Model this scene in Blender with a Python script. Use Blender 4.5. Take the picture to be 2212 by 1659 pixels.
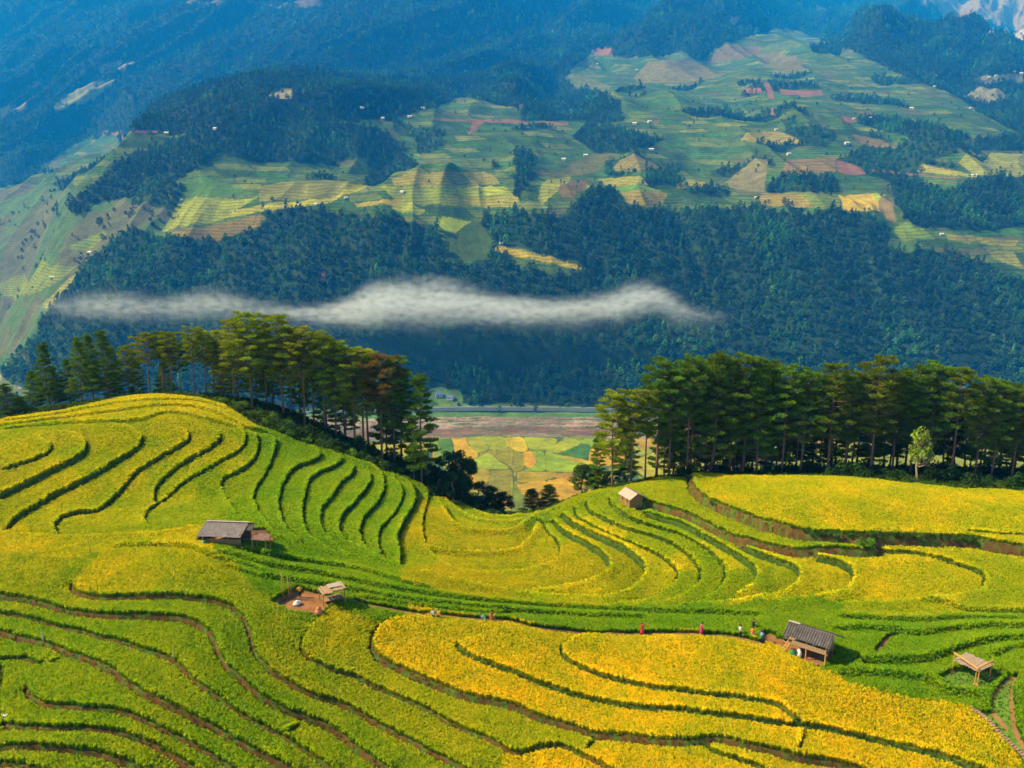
import bpy, math, random
import numpy as np
from mathutils import Vector

for o in list(bpy.data.objects):
    bpy.data.objects.remove(o)
sc = bpy.context.scene
COL = sc.collection
RNG = np.random.default_rng(7)
random.seed(7)

# ------------------------------------------------------------ camera, sky, sun, exposure
FPX = 1736.0            # focal length for a picture 2212 wide
PITCH = math.radians(12.0)
cam_d = bpy.data.cameras.new("camera")
cam_d.sensor_width = 36.0
cam_d.lens = 36.0 * FPX / 2212.0
cam_d.clip_start = 0.5
cam_d.clip_end = 40000.0
cam = bpy.data.objects.new("camera", cam_d)
COL.objects.link(cam)
cam.location = (0, 0, 0)
cam.rotation_euler = (math.radians(90) - PITCH, 0, 0)
sc.camera = cam

SUN_EL = math.radians(44.0)
SUN_AZ = math.radians(-90.0)      # measured from +Y towards +X: the sun stands to the left
world = bpy.data.worlds.new("World")
sc.world = world
world.use_nodes = True
wn = world.node_tree.nodes
sky = wn.new("ShaderNodeTexSky")
sky.sky_type = 'NISHITA'
sky.sun_disc = False
sky.sun_elevation = SUN_EL
sky.sun_rotation = SUN_AZ
sky.altitude = 900.0
sky.air_density = 1.0
sky.dust_density = 0.6
sky.ozone_density = 2.0
bg = wn["Background"]
bg.inputs["Strength"].default_value = 0.09
world.node_tree.links.new(sky.outputs[0], bg.inputs[0])

sun_d = bpy.data.lights.new("sun", 'SUN')
sun_d.energy = 4.6
sun_d.angle = math.radians(1.2)
sun_d.color = (1.0, 0.92, 0.78)
sun = bpy.data.objects.new("sun", sun_d)
COL.objects.link(sun)
sdir = Vector((math.sin(SUN_AZ) * math.cos(SUN_EL), math.cos(SUN_AZ) * math.cos(SUN_EL), math.sin(SUN_EL)))
sun.rotation_euler = (-sdir).to_track_quat('-Z', 'Y').to_euler()
sun.location = (0, 0, 400)

sc.view_settings.view_transform = 'Standard'
sc.view_settings.look = 'None'
HAZE_D = 0.00011
MIST_D = 0.025
SF = 1.8        # the far side of the valley is laid out in units of 1.8 m
sc.view_settings.gamma = 1.0
sc.view_settings.exposure = 0.98
try:
    sc.cycles.use_denoising = True
    sc.cycles.max_bounces = 6
    sc.cycles.diffuse_bounces = 3
    sc.cycles.transmission_bounces = 3
    sc.cycles.volume_bounces = 2
    sc.cycles.caustics_reflective = False
    sc.cycles.caustics_refractive = False
except Exception:
    pass

# ------------------------------------------------------------ helpers
def tag(o, label=None, cat=None, group=None, kind=None):
    if label: o["label"] = label
    if cat: o["category"] = cat
    if group: o["group"] = group
    if kind: o["kind"] = kind
    return o

def structure(o, label=None, cat=None):
    o["kind"] = "structure"
    if label: o["label"] = label
    if cat: o["category"] = cat
    return o

def link(o, parent=None):
    COL.objects.link(o)
    if parent is not None:
        o.parent = parent
    return o

def empty(name, loc, rz=0.0):
    o = bpy.data.objects.new(name, None)
    COL.objects.link(o)
    o.location = loc
    o.rotation_euler = (0, 0, rz)
    o.empty_display_size = 0.2
    return o

def np_mesh(name, verts, faces, mat=None, smooth=False):
    """verts (n,3) array; faces (m,k) array, all with the same corner count"""
    me = bpy.data.meshes.new(name)
    verts = np.ascontiguousarray(verts, dtype=np.float32)
    faces = np.ascontiguousarray(faces, dtype=np.int32)
    n, m, k = len(verts), len(faces), faces.shape[1]
    me.vertices.add(n)
    me.vertices.foreach_set("co", verts.ravel())
    me.loops.add(m * k)
    me.loops.foreach_set("vertex_index", faces.ravel())
    me.polygons.add(m)
    me.polygons.foreach_set("loop_start", np.arange(0, m * k, k, dtype=np.int32))
    me.update(calc_edges=True)
    if smooth:
        me.polygons.foreach_set("use_smooth", np.ones(m, dtype=bool))
    if mat is not None:
        me.materials.append(mat)
    return me

def grid_faces(nr, nc):
    i = np.arange(nr - 1)[:, None] * nc + np.arange(nc - 1)[None, :]
    i = i.ravel()
    return np.stack([i, i + 1, i + nc + 1, i + nc], axis=1)

def vattr(me, name, arr, typ='FLOAT'):
    a = me.attributes.new(name, typ, 'POINT')
    if typ == 'FLOAT':
        a.data.foreach_set("value", np.ascontiguousarray(arr, dtype=np.float32).ravel())
    elif typ == 'FLOAT_COLOR':
        arr = np.asarray(arr, dtype=np.float32)
        if arr.shape[1] == 3:
            arr = np.concatenate([arr, np.ones((len(arr), 1), np.float32)], axis=1)
        a.data.foreach_set("color", np.ascontiguousarray(arr).ravel())
    elif typ == 'INT':
        a.data.foreach_set("value", np.ascontiguousarray(arr, dtype=np.int32).ravel())
    elif typ == 'FLOAT_VECTOR':
        a.data.foreach_set("vector", np.ascontiguousarray(arr, dtype=np.float32).ravel())

def new_mat(name, rough=0.7, spec=0.2):
    m = bpy.data.materials.new(name)
    m.use_nodes = True
    b = m.node_tree.nodes["Principled BSDF"]
    b.inputs["Roughness"].default_value = rough
    b.inputs["Specular IOR Level"].default_value = spec
    return m, m.node_tree, b

def mat_noise(name, c1, c2, scale=3.0, rough=0.75, stretch=(1, 1, 1), bump=0.0, detail=6.0, coords="Object", spec=0.2, bump_d=0.02):
    m, nt, b = new_mat(name, rough, spec)
    tc = nt.nodes.new("ShaderNodeTexCoord")
    mp = nt.nodes.new("ShaderNodeMapping")
    mp.inputs["Scale"].default_value = stretch
    no = nt.nodes.new("ShaderNodeTexNoise")
    no.inputs["Scale"].default_value = scale
    no.inputs["Detail"].default_value = detail
    no.inputs["Roughness"].default_value = 0.65
    cr = nt.nodes.new("ShaderNodeValToRGB")
    cr.color_ramp.elements[0].position = 0.3
    cr.color_ramp.elements[0].color = (*c1, 1)
    cr.color_ramp.elements[1].position = 0.72
    cr.color_ramp.elements[1].color = (*c2, 1)
    L = nt.links.new
    L(tc.outputs[coords], mp.inputs[0]); L(mp.outputs[0], no.inputs["Vector"])
    L(no.outputs["Fac"], cr.inputs[0]); L(cr.outputs[0], b.inputs["Base Color"])
    if bump > 0:
        bu = nt.nodes.new("ShaderNodeBump")
        bu.inputs["Strength"].default_value = bump
        bu.inputs["Distance"].default_value = bump_d
        L(no.outputs["Fac"], bu.inputs["Height"]); L(bu.outputs[0], b.inputs["Normal"])
    return m

# ------------------------------------------------------------ projecting traced picture points on to the ground
_cp, _sp = math.cos(PITCH), math.sin(PITCH)
def ray(u, v):
    """direction of the sight line with y = 1"""
    a = (np.asarray(u, float) - 1106.0) / FPX
    b = (np.asarray(v, float) - 829.5) / FPX
    yy = _cp - b * _sp
    return a / yy, -(_sp + b * _cp) / yy          # x/Y , z/Y

OFF = {}
for _i in range(4):
    OFF['c%d' % _i] = (553.0 * _i, 0.0, .25)
    OFF['d%d' % _i] = (553.0 * _i, 365.6, .25)
    OFF['a%d' % _i] = (553.0 * _i, 822.6, .25)
    OFF['b%d' % _i] = (553.0 * _i, 1237.6, .25)
OFF['e0'] = (0.0, 658.1, .25); OFF['e1'] = (457.0, 658.1, .25)
OFF['f0'] = (1243.1, 731.2, .2193); OFF['f1'] = (1727.5, 731.2, .2193)
OFF['t'] = (0, 0, 1.0)

def tr(*parts):
    """traced runs: 'crop', 'x,y x,y ...' pairs -> (n,2) picture points"""
    out = []
    for i in range(0, len(parts), 2):
        ox, oy, s = OFF[parts[i]]
        for p in parts[i + 1].split():
            x, y = p.split(',')
            out.append((ox + float(x) * s, oy + float(y) * s))
    return np.array(out)

def catmull(p, step=6.0, closed=False):
    p = np.asarray(p, float)
    if len(p) < 3:
        n = max(2, int(np.hypot(*(p[-1] - p[0])) / step))
        t = np.linspace(0, 1, n)[:, None]
        return p[0] * (1 - t) + p[-1] * t
    q = np.vstack([2 * p[0] - p[1], p, 2 * p[-1] - p[-2]])
    out = []
    for i in range(1, len(q) - 2):
        n = max(1, int(np.hypot(*(q[i + 1] - q[i])) / step))
        t = (np.arange(n) / n)[:, None]
        a, b, c, d = q[i - 1], q[i], q[i + 1], q[i + 2]
        out.append(0.5 * ((2 * b) + (-a + c) * t + (2 * a - 5 * b + 4 * c - d) * t ** 2 + (-a + 3 * b - 3 * c + d) * t ** 3))
    out.append(q[-2][None])
    return np.vstack(out)

class RBF:
    """thin plate surface z(x, Y) through control points"""
    def __init__(self, pts, scale=100.0, smooth=0.0, logy=False):
        P = np.array(pts, float)
        rx, rz = ray(P[:, 0], P[:, 1])
        Y = P[:, 2]
        self.set(rx * Y, Y, rz * Y, scale, smooth, logy)
    def set(self, x, Y, z, scale, smooth, logy):
        self.scale, self.logy = scale, logy
        self.c = self.co(x, Y)
        n = len(x)
        d = np.hypot(self.c[:, None, 0] - self.c[None, :, 0], self.c[:, None, 1] - self.c[None, :, 1])
        K = self.k(d) + np.eye(n) * smooth
        Q = np.hstack([np.ones((n, 1)), self.c])
        A = np.block([[K, Q], [Q.T, np.zeros((3, 3))]])
        self.w = np.linalg.solve(A, np.concatenate([z, np.zeros(3)]))
    def co(self, x, Y):
        if self.logy:      # angle and log distance: suits a landscape seen from one side of the valley
            return np.stack([np.asarray(x) / np.asarray(Y) * 2.2, np.log(np.asarray(Y)) * 2.2], -1)
        return np.stack([np.asarray(x) / self.scale, np.asarray(Y) / self.scale], -1)
    def k(self, d):
        d = np.maximum(d, 1e-9)
        return d * d * np.log(d)
    def __call__(self, x, Y):
        x = np.asarray(x, float); Y = np.asarray(Y, float)
        c = self.co(x.ravel(), Y.ravel())
        out = np.zeros(len(c)); n = len(self.c)
        for s in range(0, len(c), 20000):
            e = c[s:s + 20000]
            d = np.hypot(e[:, None, 0] - self.c[None, :, 0], e[:, None, 1] - self.c[None, :, 1])
            out[s:s + 20000] = self.k(d) @ self.w[:n] + self.w[n] + e @ self.w[n + 1:]
        return out.reshape(x.shape)

class Field:
    """a height field stored on a grid of s = x/Y and rows of Y"""
    def __init__(self, smin, smax, ns, rows):
        self.s = np.linspace(smin, smax, ns)
        self.Y = np.asarray(rows, float)
        self.iy = np.arange(len(self.Y), dtype=float)
        self.S, self.YY = np.meshgrid(self.s, self.Y)
        self.X = self.S * self.YY
        self.Z = np.zeros_like(self.X)
    def idx(self, x, Y):
        fi = np.interp(Y, self.Y, self.iy)
        fj = (np.asarray(x) / np.asarray(Y) - self.s[0]) / (self.s[1] - self.s[0])
        return fi, np.clip(fj, 0, len(self.s) - 1.001)
    def sample(self, arr, x, Y):
        fi, fj = self.idx(np.asarray(x, float), np.asarray(Y, float))
        fi = np.clip(fi, 0, len(self.Y) - 1.001)
        i = fi.astype(int); j = fj.astype(int); a = fi - i; b = fj - j
        if arr.ndim == 3:
            a = a[..., None]; b = b[..., None]
        return (arr[i, j] * (1 - a) * (1 - b) + arr[i + 1, j] * a * (1 - b) + arr[i, j + 1] * (1 - a) * b + arr[i + 1, j + 1] * a * b)
    def h(self, x, Y):
        return self.sample(self.Z, x, Y)
    def cast(self, uv, y0=None, y1=None, lift=0.0):
        """first hit of each sight line with the field -> x, Y arrays (nan where it misses)"""
        uv = np.atleast_2d(np.asarray(uv, float))
        rx, rz = ray(uv[:, 0], uv[:, 1])
        Ys = self.Y[(self.Y >= (y0 or 0)) & (self.Y <= (y1 or 1e9))]
        G = self.h(rx[:, None] * Ys[None], np.broadcast_to(Ys[None], (len(rx), len(Ys)))) + lift
        R = rz[:, None] * Ys[None]
        below = R <= G
        k = below.argmax(1)
        ok = below.any(1)
        k0 = np.maximum(k - 1, 0); ar = np.arange(len(k))
        d0 = (R - G)[ar, k0]; d1 = (R - G)[ar, k]
        t = np.where((d0 - d1) > 1e-9, d0 / np.maximum(d0 - d1, 1e-9), 0)
        t = np.clip(t, 0, 1)
        Yh = Ys[k0] * (1 - t) + Ys[k] * t
        Yh = np.where(ok, Yh, np.nan)
        return rx * Yh, Yh

def vnoise(x, y, seed=0):
    """smooth value noise, arrays in, 0..1 out"""
    xi = np.floor(x).astype(np.int64); yi = np.floor(y).astype(np.int64)
    xf = x - xi; yf = y - yi
    xf = xf * xf * (3 - 2 * xf); yf = yf * yf * (3 - 2 * yf)
    def h(a, b):
        n = (a * 374761393 + b * 668265263 + seed * 1442695041) & 0x7fffffff
        n = ((n ^ (n >> 13)) * 1274126177) & 0x7fffffff
        return ((n ^ (n >> 16)) & 0xffff) / 65535.0
    return (h(xi, yi) * (1 - xf) + h(xi + 1, yi) * xf) * (1 - yf) + (h(xi, yi + 1) * (1 - xf) + h(xi + 1, yi + 1) * xf) * yf

def fbm(x, y, oct=4, seed=0, ridged=False):
    out = 0; a = 1.0; t = 0
    for o in range(oct):
        n = vnoise(x * 2 ** o, y * 2 ** o, seed + o * 17)
        if ridged: n = 1 - abs(2 * n - 1)
        out = out + a * n; t += a; a *= 0.5
    return out / t

def in_poly(px, py, poly):
    inside = np.zeros(px.shape, bool)
    n = len(poly)
    bx0, by0 = poly.min(0); bx1, by1 = poly.max(0)
    m = (px >= bx0) & (px <= bx1) & (py >= by0) & (py <= by1)
    qx = px[m]; qy = py[m]; ins = np.zeros(qx.shape, bool)
    j = n - 1
    for i in range(n):
        xi, yi = poly[i]; xj, yj = poly[j]
        if yi != yj:
            c = ((yi > qy) != (yj > qy)) & (qx < (xj - xi) * (qy - yi) / (yj - yi) + xi)
            ins ^= c
        j = i
    inside[m] = ins
    return inside
# ------------------------------------------------------------ the near hills: base surface
NEAR = [(0,1659,76),(300,1659,78),(700,1659,82),(1106,1659,85),(1600,1659,86),(2212,1659,88),
 (0,1500,88),(400,1500,88),(800,1500,95),(1300,1500,98),(1900,1550,96),(2212,1600,90),
 (0,1350,101),(400,1320,103),(0,1280,107),(0,1190,118),(430,1190,116),(500,1165,120),(650,1290,109),
 (940,1330,110),(1106,1345,110),(1515,1365,110),(1745,1425,104),(1900,1500,97.5),
 (1106,1300,117),(1500,1310,118),(1900,1310,117),(2212,1310,116),(2100,1450,101),(2212,1500,96),
 (700,1210,122),(880,1240,121),(1150,1285,121),(1130,1230,134),(1100,1180,147),(1080,1140,161),(1130,1108,176),
 (960,1090,176),(870,1220,126),(900,1130,150),(480,1060,145),(300,1120,132),(0,1140,127),(0,1000,143),(100,920,163),
 (0,905,169),(330,850,182),(330,930,160),(300,1020,148),(500,930,163),(480,865,182),(600,930,172),(700,980,170),
 (800,1040,165),(620,1050,147),(750,1130,138),(870,1050,168),(920,1085,170),
 (1365,1085,152),(1180,1100,172),(1250,1065,170),(1330,1050,168),(1400,1035,168),(1500,1020,170),(1800,1025,169),
 (2212,1055,160),(1550,1050,160),(1550,1080,150),(1700,1130,138),(1900,1145,135),(2212,1148,135),(1900,1175,134),
 (1450,1080,153),(1650,1165,136),(1400,1130,147),(1300,1180,140),(1250,1120,158),(1600,1210,131),(2000,1220,128),
 (2212,1240,125),(1400,1240,130),(1750,1260,124),(1200,1150,155)]
P = np.array(NEAR, float)
rx, rz = ray(P[:, 0], P[:, 1])
px_, pY, pz = rx * P[:, 2], P[:, 2], rz * P[:, 2] - 0.55
extra = [(-200,172,-44),(-260,150,-46),(-170,130,-50),(-150,110,-53.5),(-120,80,-59),(-80,62,-66),(0,62,-71),(80,62,-73),
         (200,160,-57),(260,140,-58),(180,120,-60),(150,100,-63),(120,80,-68),
         (-120,196,-49),(-80,198,-46),(-60,200,-47),(-40,196,-56),(-20,194,-64),(-200,200,-58),
         (10,196,-80),(25,196,-78),(45,196,-72),(70,198,-66),(110,198,-64),(160,190,-63),(230,190,-66)]
extra = np.array(extra, float)
base_rbf = RBF.__new__(RBF)
base_rbf.set(np.concatenate([px_, extra[:, 0]]), np.concatenate([pY, extra[:, 1]]), np.concatenate([pz, extra[:, 2]]), 60.0, 0.004, False)

YN0, YN1 = 60.0, 1010.0
rows = 1.0 / np.linspace(1 / YN0, 1 / 205.0, 1000)
rows = np.concatenate([rows, np.geomspace(206.0, YN1, 190)])
near = Field(-0.92, 0.92, 1640, rows)
# evaluate the smooth surface coarsely, then resample
cf = Field(-0.92, 0.92, 190, 1.0 / np.linspace(1 / YN0, 1 / 212.0, 130))
cf.Z = base_rbf(cf.X, cf.YY)
Zb = cf.sample(cf.Z, near.X, np.minimum(near.YY, 211.0) )
# beyond the fields the ground falls away into the valley
fall = np.interp(near.YY, [190, 200, 220, 260, 320, 400, 480, 560, 760, 940, 990, 1010], [0, -2, -10, -32, -68, -112, -146, -180, -268, -342, -353, -359])
tt = np.clip((near.YY - 190) / 330.0, 0, 1); tt = tt * tt * (3 - 2 * tt)
Zn = Zb * (1 - tt) + (-62) * tt + fall
Zn += np.clip((near.YY - 200) / 60, 0, 1) * np.clip((985 - near.YY) / 60, 0, 1) * (fbm(near.X / 30, near.YY / 30, 4, 3) - .5) * 14
Zn += (fbm(near.X / 9, near.YY / 9, 3, 5) - .5) * 0.35
near.Z = Zn.copy()
base = Field(-0.92, 0.92, 1640, rows); base.Z = Zn

# ------------------------------------------------------------ terrace risers traced from the photograph
# kind: g = dark grassy riser, b = brown earth riser, s = step hidden under the rice, t = thin bund, p = footpath
RIS = []
def R(kind, h, *parts, up=None, L=3.6, w=None):
    RIS.append((kind, h, tr(*parts), up, L, w))

R('g', 0.73, 'a0', '0,775 120,735 250,695 380,645 435,600 450,570 400,530 365,500 330,480', up=(40,970))
R('g', 1.23, 'a0', '-60,1025 0,1000 150,925 300,850 450,775 600,700 700,645 740,590 755,545 720,510 690,480 620,460 450,445', up=(110,985))
R('g', 1.07, 'a0', '40,1300 120,1200 200,1150 350,1060 500,975 650,900 800,820 950,730 1100,640 1190,575 1230,520 1215,470 1170,430 1090,395 950,395', up=(220,980))
R('g', 0.90, 'a0', '515,1345 460,1270 480,1210 580,1160 700,1135 840,1125 920,1070 1000,990 1080,900 1150,820 1250,740 1400,650 1540,570 1640,505 1640,470 1600,430 1540,400')
R('g', 0.90, 'a0', '1340,1070 1315,1020 1330,950 1400,860 1500,770 1600,700 1750,620 1870,540 1915,490 1895,450 1830,410 1740,375')
R('g', 0.67, 'a0', '1330,1285 1285,1265 1235,1220 1250,1150 1340,1075 1450,1000 1560,900 1660,830 1780,770 1900,700 2040,625 2110,560 2130,490 2110,440 2050,405 1980,385')
R('g', 0.84, 'a0', '2050,1170 1980,1060 1920,950 1895,900 1930,850 2030,800 2130,745 2190,690', 'a1', '5,640 22,560 22,500 5,460 -60,420')
R('g', 0.84, 'a1', '240,1385 130,1290 60,1190 0,1100 -35,1000 0,930 60,840 110,740 150,640 180,560 175,510 130,475 60,440')
R('g', 0.79, 'a1', '405,1415 330,1340 250,1270 220,1180 190,1080 200,1000 240,880 290,800 340,750 430,720 520,680 568,640 550,610 500,580 430,555')
R('g', 0.79, 'a1', '720,1520 560,1410 460,1330 410,1240 395,1120 420,1000 445,880 520,810 640,760 720,720 758,690 740,665 690,640 630,615', L=3.0)
R('g', 0.79, 'a1', '845,1545 730,1450 620,1350 555,1260 550,1160 600,1070 660,1000 710,910 790,840 850,790 860,755 830,735', L=3.0)
R('g', 0.79, 'a1', '1090,1580 940,1470 800,1400 720,1320 710,1250 750,1150 830,1080 900,990 970,920 1000,850 975,790 930,760', L=3.0)
R('g', 0.79, 'a1', '1160,1600 1050,1530 950,1440 900,1350 895,1260 940,1170 1010,1100 1060,1040 1100,950 1110,880 1090,810 1040,760 960,700', L=3.0)
R('g', 0.67, 'a1', '1225,1600 1130,1560 1080,1470 1045,1380 1060,1300 1130,1220 1200,1150 1240,1060 1270,980 1250,920 1215,870 1160,800', L=2.6)
R('g', 1.23, 'a1', '1240,1610 1235,1560 1250,1500 1215,1420 1220,1330 1270,1230 1330,1130 1375,1050 1365,960 1330,900 1240,830', L=3.0)
R('g', 0.56, 'a1', '1300,790 1440,900 1490,960 1470,1050 1450,1150 1430,1220 1440,1320 1455,1400 1500,1470 1600,1560 1700,1620 1850,1650 2000,1655', 'a2', '0,1650 200,1620 370,1555 425,1500 425,1440 400,1390 330,1320 280,1240 240,1220', L=2.6, up=(1106, 1248))
R('s', 2.19, 'a1', '1580,1060 1640,1160 1700,1240 1800,1300 1950,1320 2212,1310', 'a2', '100,1240 200,1180 240,1120', L=2.4, up=(1106,1160))
R('s', 1.69, 'a1', '1470,1430 1700,1490 2000,1495 2212,1485', 'a2', '110,1420 170,1360 190,1290 240,1190', L=2.4, up=(1106,1203))
R('s', 1.51, 'a1', '1610,1010 1700,1090 1800,1160 1950,1220 2212,1225', 'a2', '100,1200', L=2.4, up=(1080, 1140))
R('s', 1.35, 'a1', '1720,1040 1850,1110 2000,1170 2212,1185', 'a2', '80,1160', L=2.4, up=(1080, 1130))
R('t', 1.54, 'a2', '350,1195 400,1270 500,1340 600,1395 700,1445 800,1520 855,1590 850,1640', 'b2', '700,75 500,135 350,155 0,170', 'b1', '1900,120 1700,80 1500,20 1420,-10', L=2.6, up=(1106, 1292))
R('t', 1.72, 'a2', '430,1150 470,1200 560,1260 700,1330 830,1390 960,1450 1080,1540 1150,1620', 'b2', '1165,10 1120,75 1060,140 960,200 800,235 600,240 350,225 0,190', L=2.6, up=(1256, 1306))
R('g', 0.56, 'a2', '540,1090 545,1150 620,1220 750,1290 900,1350 1050,1410 1200,1470 1320,1540 1400,1610 1440,1655', 'b2', '1450,40 1430,80 1330,150 1200,220 1050,260 850,275', L=2.6, up=(1490, 1250))
R('g', 0.62, 'a2', '640,1040 660,1110 740,1170 850,1220 1000,1280 1150,1320 1300,1370 1430,1430 1530,1510 1600,1590 1640,1655', 'b2', '1640,30 1610,90 1520,160 1400,225 1250,270 1100,290', L=2.6, up=(1540, 1250))
R('g', 0.56, 'a2', '840,1010 860,1070 940,1140 1050,1200 1180,1240 1330,1290 1480,1330 1600,1390 1700,1460 1780,1540 1840,1620', 'b2', '1860,20 1830,90 1780,150 1700,210 1560,260 1400,290', L=2.6, up=(1600, 1250))
R('t', 1.54, 'a2', '1130,1120 1250,1170 1400,1210 1530,1260 1650,1330 1780,1400 1900,1480 2020,1560 2110,1640', 'b2', '2125,10 2125,50 2090,110 2010,165 1900,220', L=2.6, up=(1660, 1250))
R('t', 1.54, 'a2', '1940,1380 2050,1450 2212,1510', 'a3', '100,1555 200,1600 270,1650', 'b3', '285,20 270,80 200,155 100,190 0,215', 'b2', '2000,260 1700,290 1500,300', L=2.6, up=(1760, 1250))
R('t', 1.54, 'a3', '370,1490 500,1530 620,1580 690,1620 740,1655', 'b3', '745,60 730,110 650,170 500,205 250,250 0,270', L=3, up=(1880, 1260))
R('g', 0.73, 'a3', '880,1430 1050,1445 1250,1460 1450,1515 1600,1570 1740,1620 1850,1665', 'b3', '1885,50 1890,100 1840,145 1650,200 1300,240 900,260 600,265', L=3, up=(2160, 1262))
R('b', 1.59, 'a2', '1080,1030 1130,1040 1300,1090 1500,1150 1650,1220 1800,1300 1950,1360 2100,1400 2212,1430', 'a3', '150,1450 300,1460 400,1440 600,1430 800,1440 900,1420 1000,1415', L=4, w=1.3)
R('b', 1.99, 'a2', '1560,820 1570,860 1570,930 1650,1000 1750,1060 1900,1120 2050,1180 2212,1240', 'a3', '0,1220 150,1270 350,1320 600,1340 800,1350 1000,1350 1200,1350 1500,1360 1750,1370 1900,1400 2212,1450 2400,1480', L=4.5, w=1.4)
R('g', 0.39, 'a3', '1700,1312 1900,1322 2212,1330 2400,1335', L=2)
R('f', 1.00, 'b3', '1250,235 1500,250 1650,290 1720,322 2212,325 2400,325', L=2.5)
R('f', 1.00, 'b3', '520,470 800,470 1100,485 1250,520 1600,480 1900,450 2212,450 2400,450', L=2.5)
R('f', 0.88, 'b3', '560,370 900,385 1300,400 1700,380 2212,385', L=2)
R('f', 1.25, 'b3', '750,750 1000,745 1300,740 1450,710 1600,660 1750,610 1950,570 2212,560 2400,560', L=2.5)
R('f', 1.00, 'b3', '1900,720 2050,650 2212,610 2400,590', L=2)
R('f', 1.12, 'b3', '560,860 900,850 1200,880 1420,920 1500,1000 1700,1030 1880,1060', L=2)
R('f', 0.88, 't', '470,1190 560,1215 700,1240 850,1270 1000,1292 1106,1302 1300,1314 1500,1322 1650,1325', L=2)
R('f', 0.88, 't', '480,1215 560,1240 700,1262 850,1290 1000,1308 1200,1324 1400,1332', L=2)
R('f', 0.88, 't', '770,1285 900,1303 1050,1320 1106,1316', L=1.6)
R('f', 0.88, 't', '500,1180 620,1205 780,1230 880,1258 950,1275', L=1.6)
R('p', 0.50, 'b1', '850,215 950,250 1200,280 1500,325 1800,370 2212,400', 'b2', '200,455 600,490 900,510 1400,505 1900,530 2212,605', L=1.8, up=(1100, 1300))
R('b', 0.93, 'b0', '640,60 620,100 640,150 720,190 850,205 1100,205 1400,195 1650,205 1850,235 2000,290 2120,390 2170,520 2212,690', 'b1', '60,760 160,860 300,950 450,1030 700,1120 900,1200 1060,1300 1250,1400 1450,1510 1700,1640 1900,1750', w=.45)
R('b', 1.19, 'b0', '-100,180 0,195 200,225 400,270 550,320 750,350 1000,365 1300,365 1550,385 1720,440 1830,530 1890,660 1960,790 2080,900 2212,1030', 'b1', '150,1130 350,1210 500,1270 620,1320 740,1400 850,1500 1000,1600 1080,1655 1200,1750', w=.5)
R('b', 0.80, 'b0', '-100,330 0,340 250,370 450,430 700,500 1000,580 1300,670 1420,720 1560,790 1680,920 1850,1040 2000,1150 2212,1280', 'b1', '200,1390 350,1480 500,1580 600,1655 700,1740', w=.4)
R('b', 1.13, 'b0', '-100,480 0,505 200,560 400,600 600,680 800,750 980,840 1130,950 1300,1060 1500,1160 1750,1280 1950,1390 2212,1530', 'b1', '150,1600 250,1655 400,1740', w=.5)
R('b', 0.86, 'b0', '235,960 260,1040 350,1110 500,1135 800,1160 1050,1190 1250,1260 1450,1370 1650,1460 1850,1580 1980,1655 2150,1760', w=.5)
R('b', 0.66, 'b0', '-60,750 0,740 100,720 250,735 390,775', w=.35)
R('t', 0.51, 'b0', '390,775 460,740 540,690')
R('b', 0.33, 'b0', '0,760 35,880 25,1000 10,1100 20,1260', w=.4)
R('b', 0.86, 'b0', '20,1280 150,1320 400,1335 700,1330 900,1335 1100,1380 1300,1450 1480,1540 1650,1655 1800,1760', w=.6)
R('b', 1.06, 'b0', '-100,1500 0,1500 300,1495 600,1505 850,1540 1000,1590 1180,1665 1300,1750', w=.5)
R('b', 0.80, 'b0', '-100,1615 0,1620 150,1625 300,1665 450,1720', w=.5)
R('b', 0.66, 'b1', '580,350 470,480 400,600 395,680 480,740 650,830 850,890 1050,990 1250,1070 1450,1160 1650,1280 1850,1370 2050,1450 2212,1540', 'b2', '100,1550 200,1500 350,1480 480,1500 600,1560 720,1620 800,1665 950,1750', w=.35)
R('b', 0.93, 'b1', '1500,385 1250,400 1120,430 1045,500 1015,600 1040,690 1150,770 1350,870 1500,930 1700,1010 1900,1070 2212,1130', 'b2', '200,1220 400,1290 600,1340 700,1385 900,1400 1200,1430 1400,1440 1600,1430 1750,1420 1950,1460 2212,1510', 'b3', '200,1570 500,1620 700,1660 900,1720', w=.8)
R('g', 0.62, 'b1', '2212,530 2000,545 1850,575 1740,610 1800,670 1950,750 2212,840', 'b2', '200,925 400,1000 600,1060 800,1110 1100,1150 1400,1170 1700,1200 2000,1235 2212,1270', 'b3', '150,1280 300,1305 500,1335 700,1375 900,1425 1100,1475 1400,1545 1600,1605 1750,1660 2000,1740', w=.5)
R('g', 0.62, 'b2', '900,500 700,520 550,560 440,620 430,690 520,770 700,850 900,910 1100,955 1400,1000 1700,1035 2000,1080 2212,1110', 'b3', '60,1130 130,1160 200,1240 300,1290', w=.45)
R('t', 0.35, 'b3', '300,1300 290,1400 270,1540')
R('g', 0.56, 'b2', '1660,1420 1720,1500 1850,1560 2000,1610 2150,1665 2300,1720', w=.4)
R('t', 0.35, 'b2', '720,1400 670,1470 615,1540')
R('t', 0.35, 'b1', '380,1270 330,1330 230,1400')
R('f', 0.75, 'a0', '-100,400 0,390 300,350 700,300 1000,260 1350,215 1600,215 1800,250 1950,310 2130,400', 'a1', '0,420 200,480', L=2.5)
R('f', 0.75, 'a0', '0,420 400,380 800,355 1250,330 1340,290 1500,270 1800,330 2000,390 2100,430', L=2.5)
R('f', 0.62, 'a0', '0,350 400,300 800,230 1100,180 1500,160 1800,190 2000,260', L=2.5)
R('f', 1.00, 'a0', '0,1320 300,1350 520,1360 900,1350 1250,1330 1500,1305 1700,1255', L=2.0)
R('f', 0.88, 'a0', '950,1430 1300,1415 1640,1430 1830,1500 2212,1620', 'b1', '100,20', L=2.0)

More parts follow.
